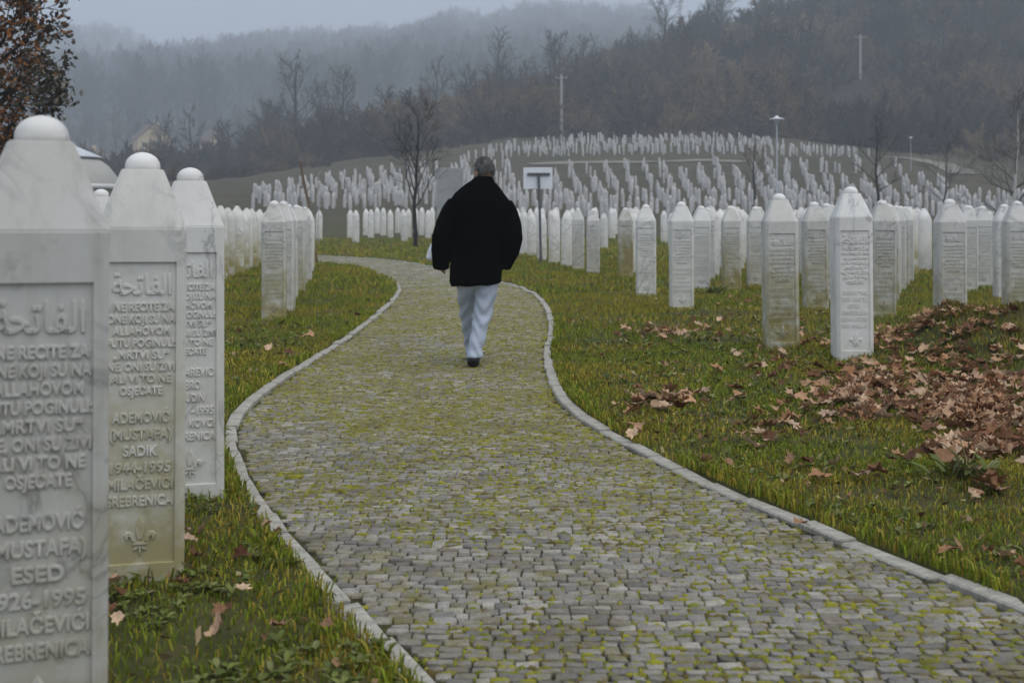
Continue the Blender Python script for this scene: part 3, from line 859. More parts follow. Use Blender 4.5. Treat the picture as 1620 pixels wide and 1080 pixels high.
        V = np.stack([np.stack([x - dx, y - dy, z - t1 * s_], 1), np.stack([x - dy * w_, y + dx * w_, z + t2 * s_], 1), np.stack([x + dx, y + dy, z + t1 * s_], 1), np.stack([x + dy * w_, y - dx * w_, z - t2 * s_ * .4], 1)], 1)
        T = (np.arange(n)[:, None, None] * 4 + np.array([[0, 1, 2], [0, 2, 3]])[None]).reshape(-1, 3)
        c = np.array([(.26, .15, .075), (.16, .08, .035), (.34, .24, .14), (.10, .05, .022), (.30, .25, .12)])[r.integers(0, 5, n)] * r.uniform(.7, 1.2, n)[:, None]
        LV.append(V.reshape(-1, 3)); LT.append(T + m0); LC.append(np.repeat(c, 4, 0)); m0 += n * 4
    tag(add('leaf_crumbs', np_mesh('leaf_crumbs', np.concatenate(LV), np.concatenate(LT), np.concatenate(LC)), None, attr_mat('leaf_crumb', .8, trans=.1)), 'small brown crumbs of dead leaf and straw lying in the lawn', 'leaf litter', kind='stuff')
    # two leafy weed clumps that stand out
    for (wx, wy, sc, lab) in ((2.02, 5.6, 1.0, 'leafy dock weed clump in the grass beneath the heap of fallen leaves'), (3.2, 20.0, 1.3, 'dark leafy weed at the foot of the yellow-stained gravestone')):
        AV.clear(); AT.clear(); AC.clear(); n0 = 0
        for k in range(34):
            a0 = r.uniform(0, 6.3); q = np.array((r.normal(0, .07), r.normal(0, .05), 0))
            leaf(q, a0, r.uniform(.09, .17) * sc, r.uniform(.025, .06) * sc, r.uniform(.3, 1.2), np.array(pal[r.integers(4)]) * r.uniform(.6, 1.25))
        root = empty('weed_plant', (wx, wy, gz(wx, wy))); tag(root, lab, 'plant')
        add('leaves', np_mesh('leaves', np.concatenate(AV), np.concatenate(AT), np.concatenate(AC), True), root, attr_mat('dock_leaf', .5, trans=.2))
        t = Tubes()
        for k in range(5):
            e = np.array((r.normal(0, .08), r.normal(0, .08), r.uniform(.12, .22))) * sc; t.poly([(0, 0, -.02), e * .5 + (0, 0, .03), e], [.005, .004, .002], 5)
        add('stem', t.mesh('stem'), root, simple('dock_stem', (.14, .12, .05), .2))
grass()

# ------------------------------------------------------------------ fallen leaves
def fallen_leaves():
    r = np.random.default_rng(21)
    tones = [(.46, .26, .14), (.56, .36, .22), (.29, .14, .065), (.62, .43, .28), (.16, .068, .03), (.40, .21, .10)]
    mat = attr_mat('dry_leaf', .7, .25, trans=.12, nscale=5)
    protos = []
    for k in range(12):
        m = 16; th = np.arange(m) * 2 * math.pi / m
        rad = np.array([1.0, .58, .80, .55, .86, .5, .6, .5, .4, .48, .6, .52, .86, .56, .80, .6]) * r.uniform(.8, 1.2, m)
        cu, cv, tw = r.uniform(.35, 1.15), r.uniform(-.5, .8), r.uniform(-.6, .6)
        V = [(0, 0, 0)]
        for s in (.5, 1.0):
            for t, q in zip(th, rad):
                X, Y = math.cos(t) * q * s, math.sin(t) * q * s
                V.append((X, Y * (1 - .12 * cu), cu * Y * Y + cv * X * X * .8 + tw * X * Y + r.uniform(-.14, .14)))
        V = np.array(V); V[:, 1] *= 1 / (1 + .5 * cu); V[:, 2] *= .72; V[:, 2] -= V[:, 2].min(); T = []
        for i in range(m):
            j = (i + 1) % m; T += [(0, 1 + i, 1 + j), (1 + i, 1 + m + i, 1 + m + j), (1 + i, 1 + m + j, 1 + j)]
        me = np_mesh('fallen_leaf', V, T, np.array(tones[k % 6]) * (r.uniform(.8, 1.1) * (.8 + .35 * np.clip(np.linalg.norm(V[:, :2], axis=1), 0, 1) + r.uniform(-.12, .12, len(V))))[:, None], True); me.materials.append(mat)
        protos.append((me, V, np.array(T), np.array(tones[k % 6])))
    hl = ('dry brown fallen leaf in the heap over the grass mound at the right', 'leaves heaped at the mound')
    sl = ('dry brown fallen leaf in the loose patches between the path and the leaf heap', 'leaves scattered right of the path')
    ll = ('dry fallen leaf lying in the grass left of the path, by the marble stones', 'leaves left of the path')
    cl = [(1560, 655, 95, 36, 95, hl), (1470, 640, 90, 30, 60, hl), (1550, 595, 95, 40, 130, hl), (1480, 545, 85, 26, 140, hl), (1380, 600, 60, 24, 40, hl), (1345, 635, 60, 28, 55, hl), (1560, 712, 80, 20, 45, hl),
          (1040, 527, 55, 9, 26, sl), (1110, 520, 50, 14, 14, sl), (1065, 630, 60, 9, 24, sl), (1020, 640, 30, 8, 12, sl), (1230, 575, 45, 16, 16, sl), (1225, 680, 45, 18, 9, sl), (1150, 480, 50, 9, 8, sl), (1280, 545, 60, 20, 12, sl), (1000, 690, 30, 10, 6, sl),
          (1180, 640, 220, 110, 40, sl), (1300, 740, 260, 60, 12, sl), (1560, 890, 60, 30, 6, sl), (1560, 775, 40, 16, 5, sl),
          (350, 955, 12, 12, 2, ll), (515, 995, 10, 8, 1, ll), (180, 985, 12, 10, 2, ll), (290, 855, 14, 14, 2, ll), (180, 940, 12, 10, 2, ll), (420, 1020, 60, 30, 3, ll), (330, 900, 60, 60, 5, ll), (440, 840, 12, 6, 1, ll), (500, 490, 110, 30, 10, ll), (440, 580, 60, 30, 6, ll)]
    Q = []
    for x, y, rx, ry, n, tg in cl:
        n = int(n * (2.2 if tg is hl else 1.3))
        Q += [(x + r.normal(0, rx * .6), y + r.normal(0, ry * .6), tg) for _ in range(n)]
    Q = [q for q in Q if 420 < q[1] < 1078]
    qx, qy = np.array([q[0] for q in Q]), np.array([q[1] for q in Q]); z = np.full(len(Q), .03)
    for _i in range(7):
        d_ = F * (CH - z) / (qy - HY); X_ = (qx - 810) / F * d_; z = lawn_z(X_, d_) + .02
    bad = in_poly(X_, d_, PATH_KERB)
    L = [(d_[k], X_[k], z[k], Q[k][2]) for k in range(len(Q)) if not bad[k]]
    L.append((px(1266, 833, .04)[1], px(1266, 833, .04)[0], .045, ('single orange-brown leaf lying on the right-hand kerb', None)))
    L.sort(key=lambda q: q[0])
    AV, AT, AC, n0 = [], [], [], 0
    for k, (Y, X, z, tg) in enumerate(L):
        me, V, T, c = protos[r.integers(len(protos))]
        s = r.uniform(.045, .095) * (.7 if Y < 5 else 1); rot = Euler((r.normal(0, .32), r.normal(0, .32), r.uniform(0, 6.3)))
        if tg[1] is None: s = .055; rot = Euler((.05, .05, .6))
        z = z + r.uniform(0, .025) if tg is not None and tg[1] else z
        if k < 300:
            o = add('fallen_leaf', me); o.location = (X, Y, z); o.rotation_euler = rot; o.scale = (s, s, s)
            tag(o, tg[0], 'leaf', tg[1])
        else:
            R = np.array(rot.to_matrix()); AV.append(V @ R.T * s + (X, Y, z)); AT.append(T + n0); n0 += len(V); AC.append(np.tile(c * r.uniform(.75, 1.2), (len(V), 1)))
    if AV:
        o = add('leaf_litter', np_mesh('leaf_litter', np.concatenate(AV), np.concatenate(AT), np.concatenate(AC), True), None, mat)
        tag(o, 'brown leaf litter strewn farther back on the right-hand grass', 'leaf litter', kind='stuff')
    print('leaves', len(L))
fallen_leaves()

# ------------------------------------------------------------------ the walking man
def loft(path, k=16):
    """path: (cx,cy,cz, rx, ry) rings perpendicular to travel -> closed mesh arrays"""
    P = np.array([p[:3] for p in path], float); V = []; n = len(P)
    for i, p in enumerate(path):
        d = P[min(i + 1, n - 1)] - P[max(i - 1, 0)]; d /= np.linalg.norm(d) + 1e-9
        a = np.array((1., 0, 0)) - d * d[0]
        if np.linalg.norm(a) < .3: a = np.array((0, 1., 0)) - d * d[1]
        a /= np.linalg.norm(a); b = np.cross(d, a)
        th = np.arange(k) * 2 * math.pi / k
        V.append(P[i] + np.outer(np.cos(th), a) * p[3] + np.outer(np.sin(th), b) * p[4])
    V = np.concatenate(V); T = []
    for s in range(n - 1):
        for i in range(k):
            a, b = s * k + i, s * k + (i + 1) % k; T += [(a, b, b + k), (a, b + k, a + k)]
    for i in range(1, k - 1): T += [(0, i + 1, i), ((n - 1) * k, (n - 1) * k + i, (n - 1) * k + i + 1)]
    return V, np.array(T)

def ball(c, r, rot=(0, 0, 0), seg=20, rings=12):
    V = [(0, 0, -1)]
    for i in range(1, rings):
        t = -math.pi / 2 + math.pi * i / rings; V += [(math.cos(t) * math.cos(a), math.cos(t) * math.sin(a), math.sin(t)) for a in np.arange(seg) * 2 * math.pi / seg]
    V.append((0, 0, 1)); T = []
    for i in range(seg):
        j = (i + 1) % seg; T.append((0, 1 + j, 1 + i)); T.append((len(V) - 1, len(V) - 1 - seg + i, len(V) - 1 - seg + j))
        for q in range(rings - 2):
            a, b = 1 + q * seg + i, 1 + q * seg + j; T += [(a, b, b + seg), (a, b + seg, a + seg)]
    R = np.array(Euler(rot).to_matrix())
    return (np.array(V) * r) @ R.T + np.array(c), np.array(T)

def fuse(name, parts, voxel, smooth=4, disp=None):
    V, T, n0 = [], [], 0
    for v, t in parts: V.append(v); T.append(t + n0); n0 += len(v)
    o = bpy.data.objects.new('tmp', np_mesh('tmp', np.concatenate(V), np.concatenate(T))); COL.objects.link(o)
    m = o.modifiers.new('r', 'REMESH'); m.mode = 'VOXEL'; m.voxel_size = voxel
    if smooth: s = o.modifiers.new('s', 'SMOOTH'); s.iterations = smooth; s.factor = .5
    me = bpy.data.meshes.new_from_object(o.evaluated_get(bpy.context.evaluated_depsgraph_get()))
    bpy.data.objects.remove(o); me.name = name
    if disp:
        n = len(me.vertices); c = np.zeros(n * 3, np.float32); me.vertices.foreach_get('co', c); c = c.reshape(-1, 3)
        nr = np.zeros(n * 3, np.float32); me.vertices.foreach_get('normal', nr); c += nr.reshape(-1, 3) * disp(c)[:, None]
        me.vertices.foreach_set('co', c.ravel())
    for p in me.polygons: p.use_smooth = True
    me.update()
    return me

def man():
    D = 10.5; root = empty('person', ((755 - 810) / F * D, D, 0.0)); tag(root, 'person in a black coat and pale jeans walking away along the cobbled path', 'person')
    skin = simple('skin', (.42, .24, .16), .08, 20, .55)
    hx, hz = .058, 1.605                                  # head centre
    yaw = .55
    def hd(p):                                            # head-local -> body (facing +Y, turned left, bowed)
        R = Matrix.Rotation(yaw, 3, 'Z') @ Matrix.Rotation(-.22, 3, 'X'); q = R @ Vector(p); return (hx + q.x, .035 + q.y, hz + q.z)
    hrot = (Matrix.Rotation(yaw, 3, 'Z') @ Matrix.Rotation(-.22, 3, 'X')).to_euler()
    B = [ball(hd((0, 0, .02)), (.075, .095, .095), hrot), ball(hd((0, .03, -.05)), (.058, .068, .075), hrot),
         ball(hd((0, .105, -.025)), (.013, .022, .026), hrot), ball(hd((0, .088, -.062)), (.024, .012, .012), hrot), ball(hd((0, .075, -.1)), (.03, .024, .02), hrot),
         ball(hd((-.032, .082, .008)), (.014, .01, .009), hrot), ball(hd((.032, .082, .008)), (.014, .01, .009), hrot), ball(hd((0, .085, .03)), (.05, .016, .012), hrot)]
    for s in (-1, 1): B.append(ball(hd((s * .078, -.005, -.01)), (.010, .02, .032), hrot))
    B.append(loft([(.05, .0, 1.40, .07, .065), (.05, .0, 1.47, .058, .058), (.055, .02, 1.56, .055, .055)]))
    B.append(loft([(0, 0, .70, .15, .11), (0, 0, .85, .165, .12), (.01, 0, 1.05, .165, .12), (.02, 0, 1.25, .19, .12), (.03, 0, 1.38, .17, .10), (.04, 0, 1.43, .09, .08)]))
    # legs
    RL = [(.085, 0, .78), (.05, -.005, .42), (-.018, -.10, .08)]; LL = [(-.085, 0, .78), (-.088, .25, .44), (-.058, .44, .09)]
    for J in (RL, LL):
        B.append(loft([(*J[0], .085, .085), *[tuple(np.array(J[0]) * .5 + np.array(J[1]) * .5) + (.07, .07)], (*J[1], .055, .055), *[tuple(np.array(J[1]) * .6 + np.array(J[2]) * .4) + (.052, .052)], (*J[2], .036, .036)], 12))
        B.append(loft([(J[2][0], J[2][1] - .05, .05, .035, .035), (J[2][0], J[2][1] + .06, .045, .042, .03), (J[2][0] - .01, J[2][1] + .17, .04, .04, .02)], 10))
    # arms and hands
    LA = [(-.17, 0, 1.34), (-.28, -.02, 1.10), (-.30, .07, .895)]; RA = [(.22, 0, 1.33), (.285, -.05, 1.07), (.215, .05, .90)]
    for J, s in ((LA, -1), (RA, 1)):
        B.append(loft([(*J[0], .055, .055), (*J[1], .043, .043), (*J[2], .03, .028)], 10))
        w = Vector(J[2]); dirv = (Vector(J[2]) - Vector(J[1])).normalized(); side = Vector((0, 1, 0)); side = (side - dirv * side.dot(dirv)).normalized(); pal = dirv.cross(side).normalized()
        B.append(loft([(*w, .03, .02), (*(w + dirv * .045), .04, .018), (*(w + dirv * .085), .038, .015)], 10))
        for q, (off, ln) in enumerate(((-.03, .062), (-.010, .075), (.010, .070), (.029, .055))):
            a = w + dirv * .08 + side * off; b = a + dirv * ln * .5 - pal * s * .012; c = b + dirv * ln * .4 - pal * s * .03
            B.append(loft([(*a, .0095, .0095), (*b, .0088, .0088), (*c, .007, .007)], 8))
        a = w + dirv * .03 + side * .032; b = a + side * .03 + dirv * .02; c = b + dirv * .03
        B.append(loft([(*a, .012, .012), (*b, .010, .010), (*c, .008, .008)], 8))
    me = fuse('person', B, .0075, 2); me.materials.append(skin)
    add('body', me, root)
    # coat
    tors = loft([(-.010, -.0, .665, .205, .155), (-.012, 0, .70, .217, .168), (-.010, 0, .82, .216, .173), (0, 0, .98, .202, .172), (.01, -.005, 1.12, .205, .172), (.022, -.01, 1.25, .235, .168), (.03, -.01, 1.34, .256, .156), (.036, -.008, 1.40, .228, .142), (.042, 0, 1.45, .182, .128), (.047, .005, 1.49, .145, .112), (.05, .01, 1.525, .10, .098), (.052, .012, 1.55, .082, .086)], 40)
    ls = loft([(-.165, 0, 1.35, .08, .085), (-.205, 0, 1.28, .09, .095), (-.25, -.015, 1.17, .092, .098), (-.283, -.025, 1.06, .09, .095), (-.30, .015, .95, .082, .085), (-.305, .06, .855, .072, .074), (-.305, .075, .805, .066, .07)], 20)
    rs = loft([(.215, 0, 1.34, .08, .085), (.25, 0, 1.26, .09, .095), (.276, -.02, 1.16, .093, .098), (.29, -.045, 1.05, .092, .096), (.272, -.01, .95, .082, .088), (.238, .03, .865, .07, .074), (.222, .045, .815, .062, .066)], 20)
    sh = []
    def folds(c):
        x, y, z = c[:, 0], c[:, 1], c[:, 2]
        return .006 * (fbm(x * 9 + z * 3, z * 5 + y * 4, 3) - .5) + .010 * (fbm(x * 5 + 4, z * 2.2 + y * 6, 13) - .5) * sstep(1.45, 1.2, z) + .004 * np.sin(x * 38 + 2 * np.sin(z * 7)) * sstep(1.0, .7, z)
    coat = fuse('coat', [tors, ls, rs] + sh + [loft([(.052, .01, 1.50, .088, .092), (.054, .015, 1.565, .080, .086)], 30)], .0095, 5, folds)
    n = N('black_wool'); n.base((.002, .0019, .002)).rough(1.0); n.b.inputs['Specular IOR Level'].default_value = .03
    n.bump(n.noise(220, 3, .6, n.coord()), .3, .003); coat.materials.append(n.m)
    add('coat', coat, root)
    # jeans
    rl = loft([(.08, 0, .80, .115, .125), (.078, 0, .70, .107, .118), (.068, -.005, .56, .085, .095), (.045, -.012, .42, .073, .08), (.015, -.05, .28, .066, .074), (-.014, -.09, .14, .063, .072), (-.022, -.103, .068, .065, .078)], 24)
    ll = loft([(-.08, 0, .80, .11, .12), (-.083, .02, .70, .095, .115), (-.092, .13, .57, .078, .09), (-.09, .25, .44, .07, .08), (-.076, .32, .31, .066, .074), (-.062, .40, .16, .064, .072), (-.058, .43, .085, .066, .076)], 24)
    def crease(c):
        x, y, z = c[:, 0], c[:, 1], c[:, 2]
        k = np.exp(-((z - .40) / .12) ** 2) + 1.3 * sstep(.24, .08, z) + .5
        return .009 * k * (fbm(x * 6 + 7, z * 13 + y * 5, 23) - .5) + .005 * k * np.sin(z * 48 + 9 * x + 3 * np.sin(x * 30))
    je = fuse('jeans', [rl, ll, loft([(0, 0, .74, .165, .135), (0, 0, .83, .17, .14)], 24)], .0085, 3, crease)
    n = N('pale_denim'); P = n.coord(); v = n.noise(7, 5, .6, P)
    n.base(n.ramp(v, [(.3, (.36, .41, .50)), (.7, (.52, .57, .66))])).rough(.85); n.bump(n.noise(320, 2, .5, P), .25, .002); je.materials.append(n.m)
    add('jeans', je, root)
    # shoes
    sm = N('shoe_leather'); sm.base((.008, .008, .009)).rough(.45)
    for (x, y) in ((-.028, -.14), (-.055, .385)):
        S = [loft([(x, y - .04, .038, .042, .036), (x, y, .05, .054, .052), (x - .004, y + .08, .045, .054, .046), (x - .008, y + .16, .032, .050, .03), (x - .012, y + .225, .022, .034, .018)], 16), ball((x, y + .0, .06), (.042, .05, .045))]
        S[0][0][:, 2] = np.maximum(S[0][0][:, 2], .004)
        sh = fuse('shoe', S, .007, 2); sh.materials.append(sm.m); add('shoe', sh, root)
    # hair: a cap of short grey hair round the back and sides
    H = ball((0, 0, 0), (1, 1, 1), seg=48, rings=30); V, T = H
    keep = (V[:, 1] < .55 + .25 * V[:, 2]) & (V[:, 2] > -.62 - .1 * V[:, 1]) & ~((V[:, 1] > .12) & (V[:, 2] < .25)); idx = -np.ones(len(V), int); idx[keep] = np.arange(keep.sum())
    T = np.array([[idx[a] for a in t] for t in T if all(keep[a] for a in t)]); V = V[keep]
    jit = 1 + .05 * (fbm(V[:, 0] * 9 + 5, V[:, 2] * 9 + V[:, 1] * 6, 3) - .5)
    V = np.array([hd((v[0] * .084 * j, v[1] * .104 * j - .002, v[2] * .104 * j + .02)) for v, j in zip(V, jit)])
    # hair strands
    r = np.random.default_rng(2); hv, ht = [V], [T]; n0 = len(V)
    c0 = np.array(hd((0, 0, .02)))
    for k in range(1600):
        i = r.integers(len(V)); p = V[i] + r.normal(0, .003, 3); nrm = (p - c0); nrm /= np.linalg.norm(nrm)
        dn = np.array((0, 0, -1.)) + r.normal(0, .5, 3); dn -= nrm * dn.dot(nrm); dn /= np.linalg.norm(dn) + 1e-6
        s = np.cross(dn, nrm) * .0016; q = p + dn * .018 + nrm * .006
        hv.append(np.array([p - s, p + s, q])); ht.append(np.array([[n0, n0 + 1, n0 + 2]])); n0 += 3
    V = np.concatenate(hv); cols = np.repeat((r.choice([.025, .05, .09, .17], len(V) // 1))[:, None], 3, 1) * np.array((1, .98, .96))
    add('hair', np_mesh('hair', V, np.concatenate(ht), cols), root, attr_mat('grey_hair', .6))
    # white bag tucked under the left forearm
    def crumple(c): return .02 * (fbm(c[:, 0] * 14 + c[:, 1] * 9, c[:, 2] * 14 + 3, 4) - .5)
    X0 = root.location.x
    bag = fuse('plastic_bag', [loft([(0, 0, -.10, .075, .06), (0, 0, -.085, .092, .075), (.01, 0, 0, .075, .07), (.03, 0, .09, .045, .05), (.05, 0, .15, .022, .025)], 18)], .008, 2, crumple)
    b = add('plastic_bag', bag, None, simple('white_plastic', (.72, .74, .78), .06, 9, .35), (X0 - .345, D + .14, .965)); tag(b, 'white plastic bag tucked under the left arm of the walking person', 'bag')
man()

# ------------------------------------------------------------------ sign by the path
def sign():
    d = 33.4; x = (856 - 810) / F * d
    r = empty('sign', (x, d, gz(x, d)), 0); tag(r, 'blank white sign board on a grey post, seen from behind', 'sign')
    Z = lambda y: CH + (HY - y) / F * d - gz(x, d)
    grey = simple('galvanised_steel', (.10, .11, .125), .15, 8, .5)
    t = Tubes(); t.poly([(0, 0, -.2), (-.03, 0, 1.2), (-.065, 0, Z(274))], [.035, .035, .035], 10)
    add('post', t.mesh('post'), r, grey)
    cx = (851 - 856) / F * d
    add('board', box_mesh('board', cx - .385, cx + .385, .05, .066, Z(299), Z(265), bev=.004), r, simple('sign_white', (.80, .82, .85), .04, 3, .4))
    add('crossbar', box_mesh('crossbar', cx + .02 - .30, cx + .02 + .30, .0, .048, Z(277.5), Z(273.5), bev=.004), r, grey)
sign()

# ------------------------------------------------------------------ trees
def skeleton(seed, H, spread=.45, first=.25, nb=11, levels=3, r0=None, up=.55, twig=.012, droop=0.0):
    r = random.Random(seed); trunk, crown = Tubes(), Tubes(); tips = []
    r0 = r0 or H * .016
    def vec(az, el): return np.array((math.cos(az) * math.cos(el), math.sin(az) * math.cos(el), math.sin(el)))
    def branch(p, d, L, rad, lev):
        n = 4 if lev < 2 else 3; pts = [np.array(p)]; rs = [rad]; d = np.array(d)
        for k in range(n):
            d = d + np.array([r.gauss(0, .16) for _ in range(3)]) + np.array((0, 0, .09 - droop)); d /= np.linalg.norm(d)
            pts.append(pts[-1] + d * L / n); rs.append(max(twig * .5, rad * (1 - .8 * (k + 1) / n)))
        crown.poly(pts, rs, 5 if lev == 1 else 3)
        tips.append(pts[-1])
        if lev >= levels: tips.append(pts[-2]); return
        m = {1: 7, 2: 6, 3: 4}[lev]
        for k in range(m):
            t = .2 + .78 * (k + r.random()) / m; i = min(int(t * n), n - 1); q = pts[i] + (pts[i + 1] - pts[i]) * (t * n - i)
            dd = (pts[i + 1] - pts[i]); dd = dd / np.linalg.norm(dd)
            ax = np.array([r.gauss(0, 1) for _ in range(3)]); ax -= dd * ax.dot(dd); ax /= np.linalg.norm(ax)
            a = r.uniform(.45, .95); nd = dd * math.cos(a) + ax * math.sin(a)
            branch(q, nd, L * r.uniform(.38, .62) * (1.05 - .45 * t), max(twig, rad * .5 * (1 - .6 * t)), lev + 1)
    pts = [np.array((0., 0, -.3))]; n = 8; x = y = 0
    for k in range(1, n + 1):
        x += r.gauss(0, H * .008); y += r.gauss(0, H * .008); pts.append(np.array((x, y, H * .9 * k / n)))
    rs = [r0 * (1.15 - k / n) + r0 * .05 for k in range(n + 1)]
    trunk.poly(pts, rs, 8)
    for k in range(nb):
        t = first + (1 - first) * (k + .6 * r.random()) / nb; i = min(int(t * n), n - 1); q = pts[i] + (pts[i + 1] - pts[i]) * (t * n - i)
        branch(q, vec(k * 2.4 + r.uniform(-.5, .5), r.uniform(up - .25, up + .3) + .5 * t), H * spread * r.uniform(.75, 1.1) * (.42 + .62 * math.sin(math.pi * min(1, .12 + .85 * t))), r0 * .5 * (1.15 - t), 1)
    return trunk, crown, tips

M_BARK = simple('bark', (.035, .03, .026), .3, 5, .95)
M_TWIG = simple('bare_twig', (.075, .066, .058), .25, 1, .95)
M_TWIGB = simple('brown_twig', (.105, .075, .045), .35, .25, .95)
M_DARK = simple('dark_bark', (.022, .018, .015), .3, 5, .95)
def wood_mat(name, stops, scale=.045):
    n = N(name); P = n.new('ShaderNodeNewGeometry').outputs['Position']
    v = n.noise(scale, 5, .62, P); r = n.new('ShaderNodeObjectInfo').outputs['Random']
    f = n.math('ADD', n.math('MULTIPLY', n.math('SUBTRACT', v, .5), 2.4), n.math('ADD', n.math('MULTIPLY', r, .45), .28), True)
    n.base(n.ramp(f, stops)).rough(.95); return n.m
M_WOOD = wood_mat('leafless_wood', [(0, (.016, .014, .013)), (.4, (.040, .034, .028)), (.75, (.06, .046, .034)), (1, (.085, .062, .04))])
M_SHRUB = wood_mat('thicket_twig', [(0, (.008, .007, .007)), (.28, (.024, .019, .014)), (.5, (.07, .05, .028)), (.74, (.16, .108, .052)), (1, (.24, .17, .09))])
M_PALE = simple('pale_bark', (.46, .45, .42), .25, 4, .9)

def tree(seed, x, y, H, label, group=None, mats=(None, None), **kw):
    tr, cr, tips = skeleton(seed, H, **kw)
    r = empty('bare_tree', (x, y, gz(x, y) - .05)); tag(r, label, 'tree', group)
    add('trunk', tr.mesh('trunk'), r, mats[0] or M_BARK); add('crown', cr.mesh('crown'), r, mats[1] or M_TWIG)
    return r, tips

def at(x, d): return (x - 810) / F * d
# young tree by the path
tree(3, at(657, 51), 51, 5.75, 'bare young tree with dark trunk beyond the path bend, left of the man', None, (M_DARK, M_DARK), spread=.36, first=.30, nb=13, r0=.085, up=.62, twig=.008)
# stake and sapling
d = 34; t = Tubes(); x = at(503, d)
t.poly([(0, 0, -.2), (-.18, 0, 1.2), (-.48, 0, 2.72)], [.035, .033, .028], 8); t.poly([(-.31, 0, 1.9), (-.2, 0, 2.05)], [.015, .01], 5)
o = add('wooden_stake', t.mesh('wooden_stake'), None, simple('stake_wood', (.16, .10, .055), .25, 6), (x, d, gz(x, d))); tag(o, 'leaning brown wooden stake in the grass by the end of the left row', 'stake')
tree(12, at(505, 58), 58, 3.6, 'thin pale sapling rising behind the leaning wooden stake', None, (M_PALE, M_PALE), spread=.16, first=.45, nb=5, r0=.03, levels=2, up=1.1, twig=.006)

# leafy tree at the left edge
def leafy_tree():
    X, Y = -9.35, 22.0
    r, tips = tree(31, X, Y, 8.0, 'tree with orange-brown autumn leaves at the top left corner', None, (M_DARK, M_DARK), spread=.22, first=.06, nb=52, r0=.14, up=.45, twig=.010, levels=3)
    r.name = 'autumn_tree'
    g = np.random.default_rng(8); V, T, C = [], [], []; n0 = 0
    tips = np.array(tips)
    for p in tips:
        for _ in range(g.integers(2, 6)):
            q = p + g.normal(0, .08, 3); s = g.uniform(.035, .075); a = g.normal(0, 1, 3); a /= np.linalg.norm(a); b = np.cross(a, g.normal(0, 1, 3)); b /= np.linalg.norm(b)
            V += [q - a * s, q + b * s * .6, q + a * s, q - b * s * .6]; T += [(n0, n0 + 1, n0 + 2), (n0, n0 + 2, n0 + 3)]; n0 += 4
            orange = q[0] < .95 + g.normal(0, .3)
            c = np.array((.34, .14, .04)) if orange and g.random() < .75 else np.array((.06, .05, .035)) if g.random() < .7 else np.array((.26, .24, .20))
            C += [c * g.uniform(.6, 1.3)] * 4
    add('leaves', np_mesh('leaves', np.array(V), np.array(T), np.array(C)), r, attr_mat('autumn_leaf', .7, trans=.2))
leafy_tree()

# single trees one can tell apart
gR = 'bare trees along the ridge'
BT = [(470, 212, 82, 41, .30, 'tallest bare tree left of centre, rising from the hazy slope'), (543, 222, 112, 42, .42, 'broad bare tree just right of the tallest one on the hazy slope'),
      (610, 232, 138, 43, .4, None), (690, 240, 100, 44, .4, None), (786, 252, 52, 45, .38, 'tall round-crowned bare tree on the ridge above the man'), (880, 262, 62, 46, .38, 'spreading bare tree behind the pale utility pole'),
      (925, 262, 60, 47, .4, None), (1050, 272, -6, 48, .42, 'large spreading bare tree on the ridge right of centre'), (995, 268, 55, 49, .4, None), (1120, 276, 10, 50, .4, None), (297, 235, 165, 51, .22, 'slender bare tree in front of the far houses'),
      (735, 246, 112, 52, .42, None), (350, 230, 200, 53, .4, None), (420, 228, 165, 54, .4, None), (505, 236, 135, 55, .4, None), (835, 258, 95, 56, .4, None)]
for x, d, top, sd_, sp, lab in BT:
    X = at(x, d); H = CH + (HY - top) / F * d - gz(X, d)
    tree(sd_, X, d, max(7, H), lab or 'medium bare tree in the line along the hazy ridge', None if lab else gR, spread=sp, first=.22, nb=14, twig=.042, up=.6, r0=max(7, H) * .02)
tree(61, at(1195, 92), 92, 5.6, 'thin dark bare tree left of the street lamp among the hillside graves', None, (M_DARK, M_TWIGB), spread=.3, first=.35, nb=12, r0=.10, twig=.010)
tree(62, at(1388, 84), 84, 7.2, 'dark bare tree left of the small lamp at the edge of the hillside graves', None, (M_DARK, M_DARK), spread=.3, first=.3, nb=12, r0=.11, twig=.010)
tree(63, at(1603, 62), 62, 7.0, 'pale birch-like bare tree at the right edge', None, (M_PALE, M_TWIG), spread=.36, first=.1, nb=16, r0=.11, twig=.010)
tree(64, at(1498, 80), 80, 6.6, 'thin grey bare tree between the dark one and the birch at the right', None, (M_TWIG, M_TWIG), spread=.34, first=.15, nb=13, r0=.07, twig=.010)
tree(65, at(250, 70), 70, 4.4, 'small brown bare tree behind the second marble stone, by the pavilion', None, (M_BARK, M_TWIGB), spread=.36, first=.15, nb=13, r0=.06, twig=.012)

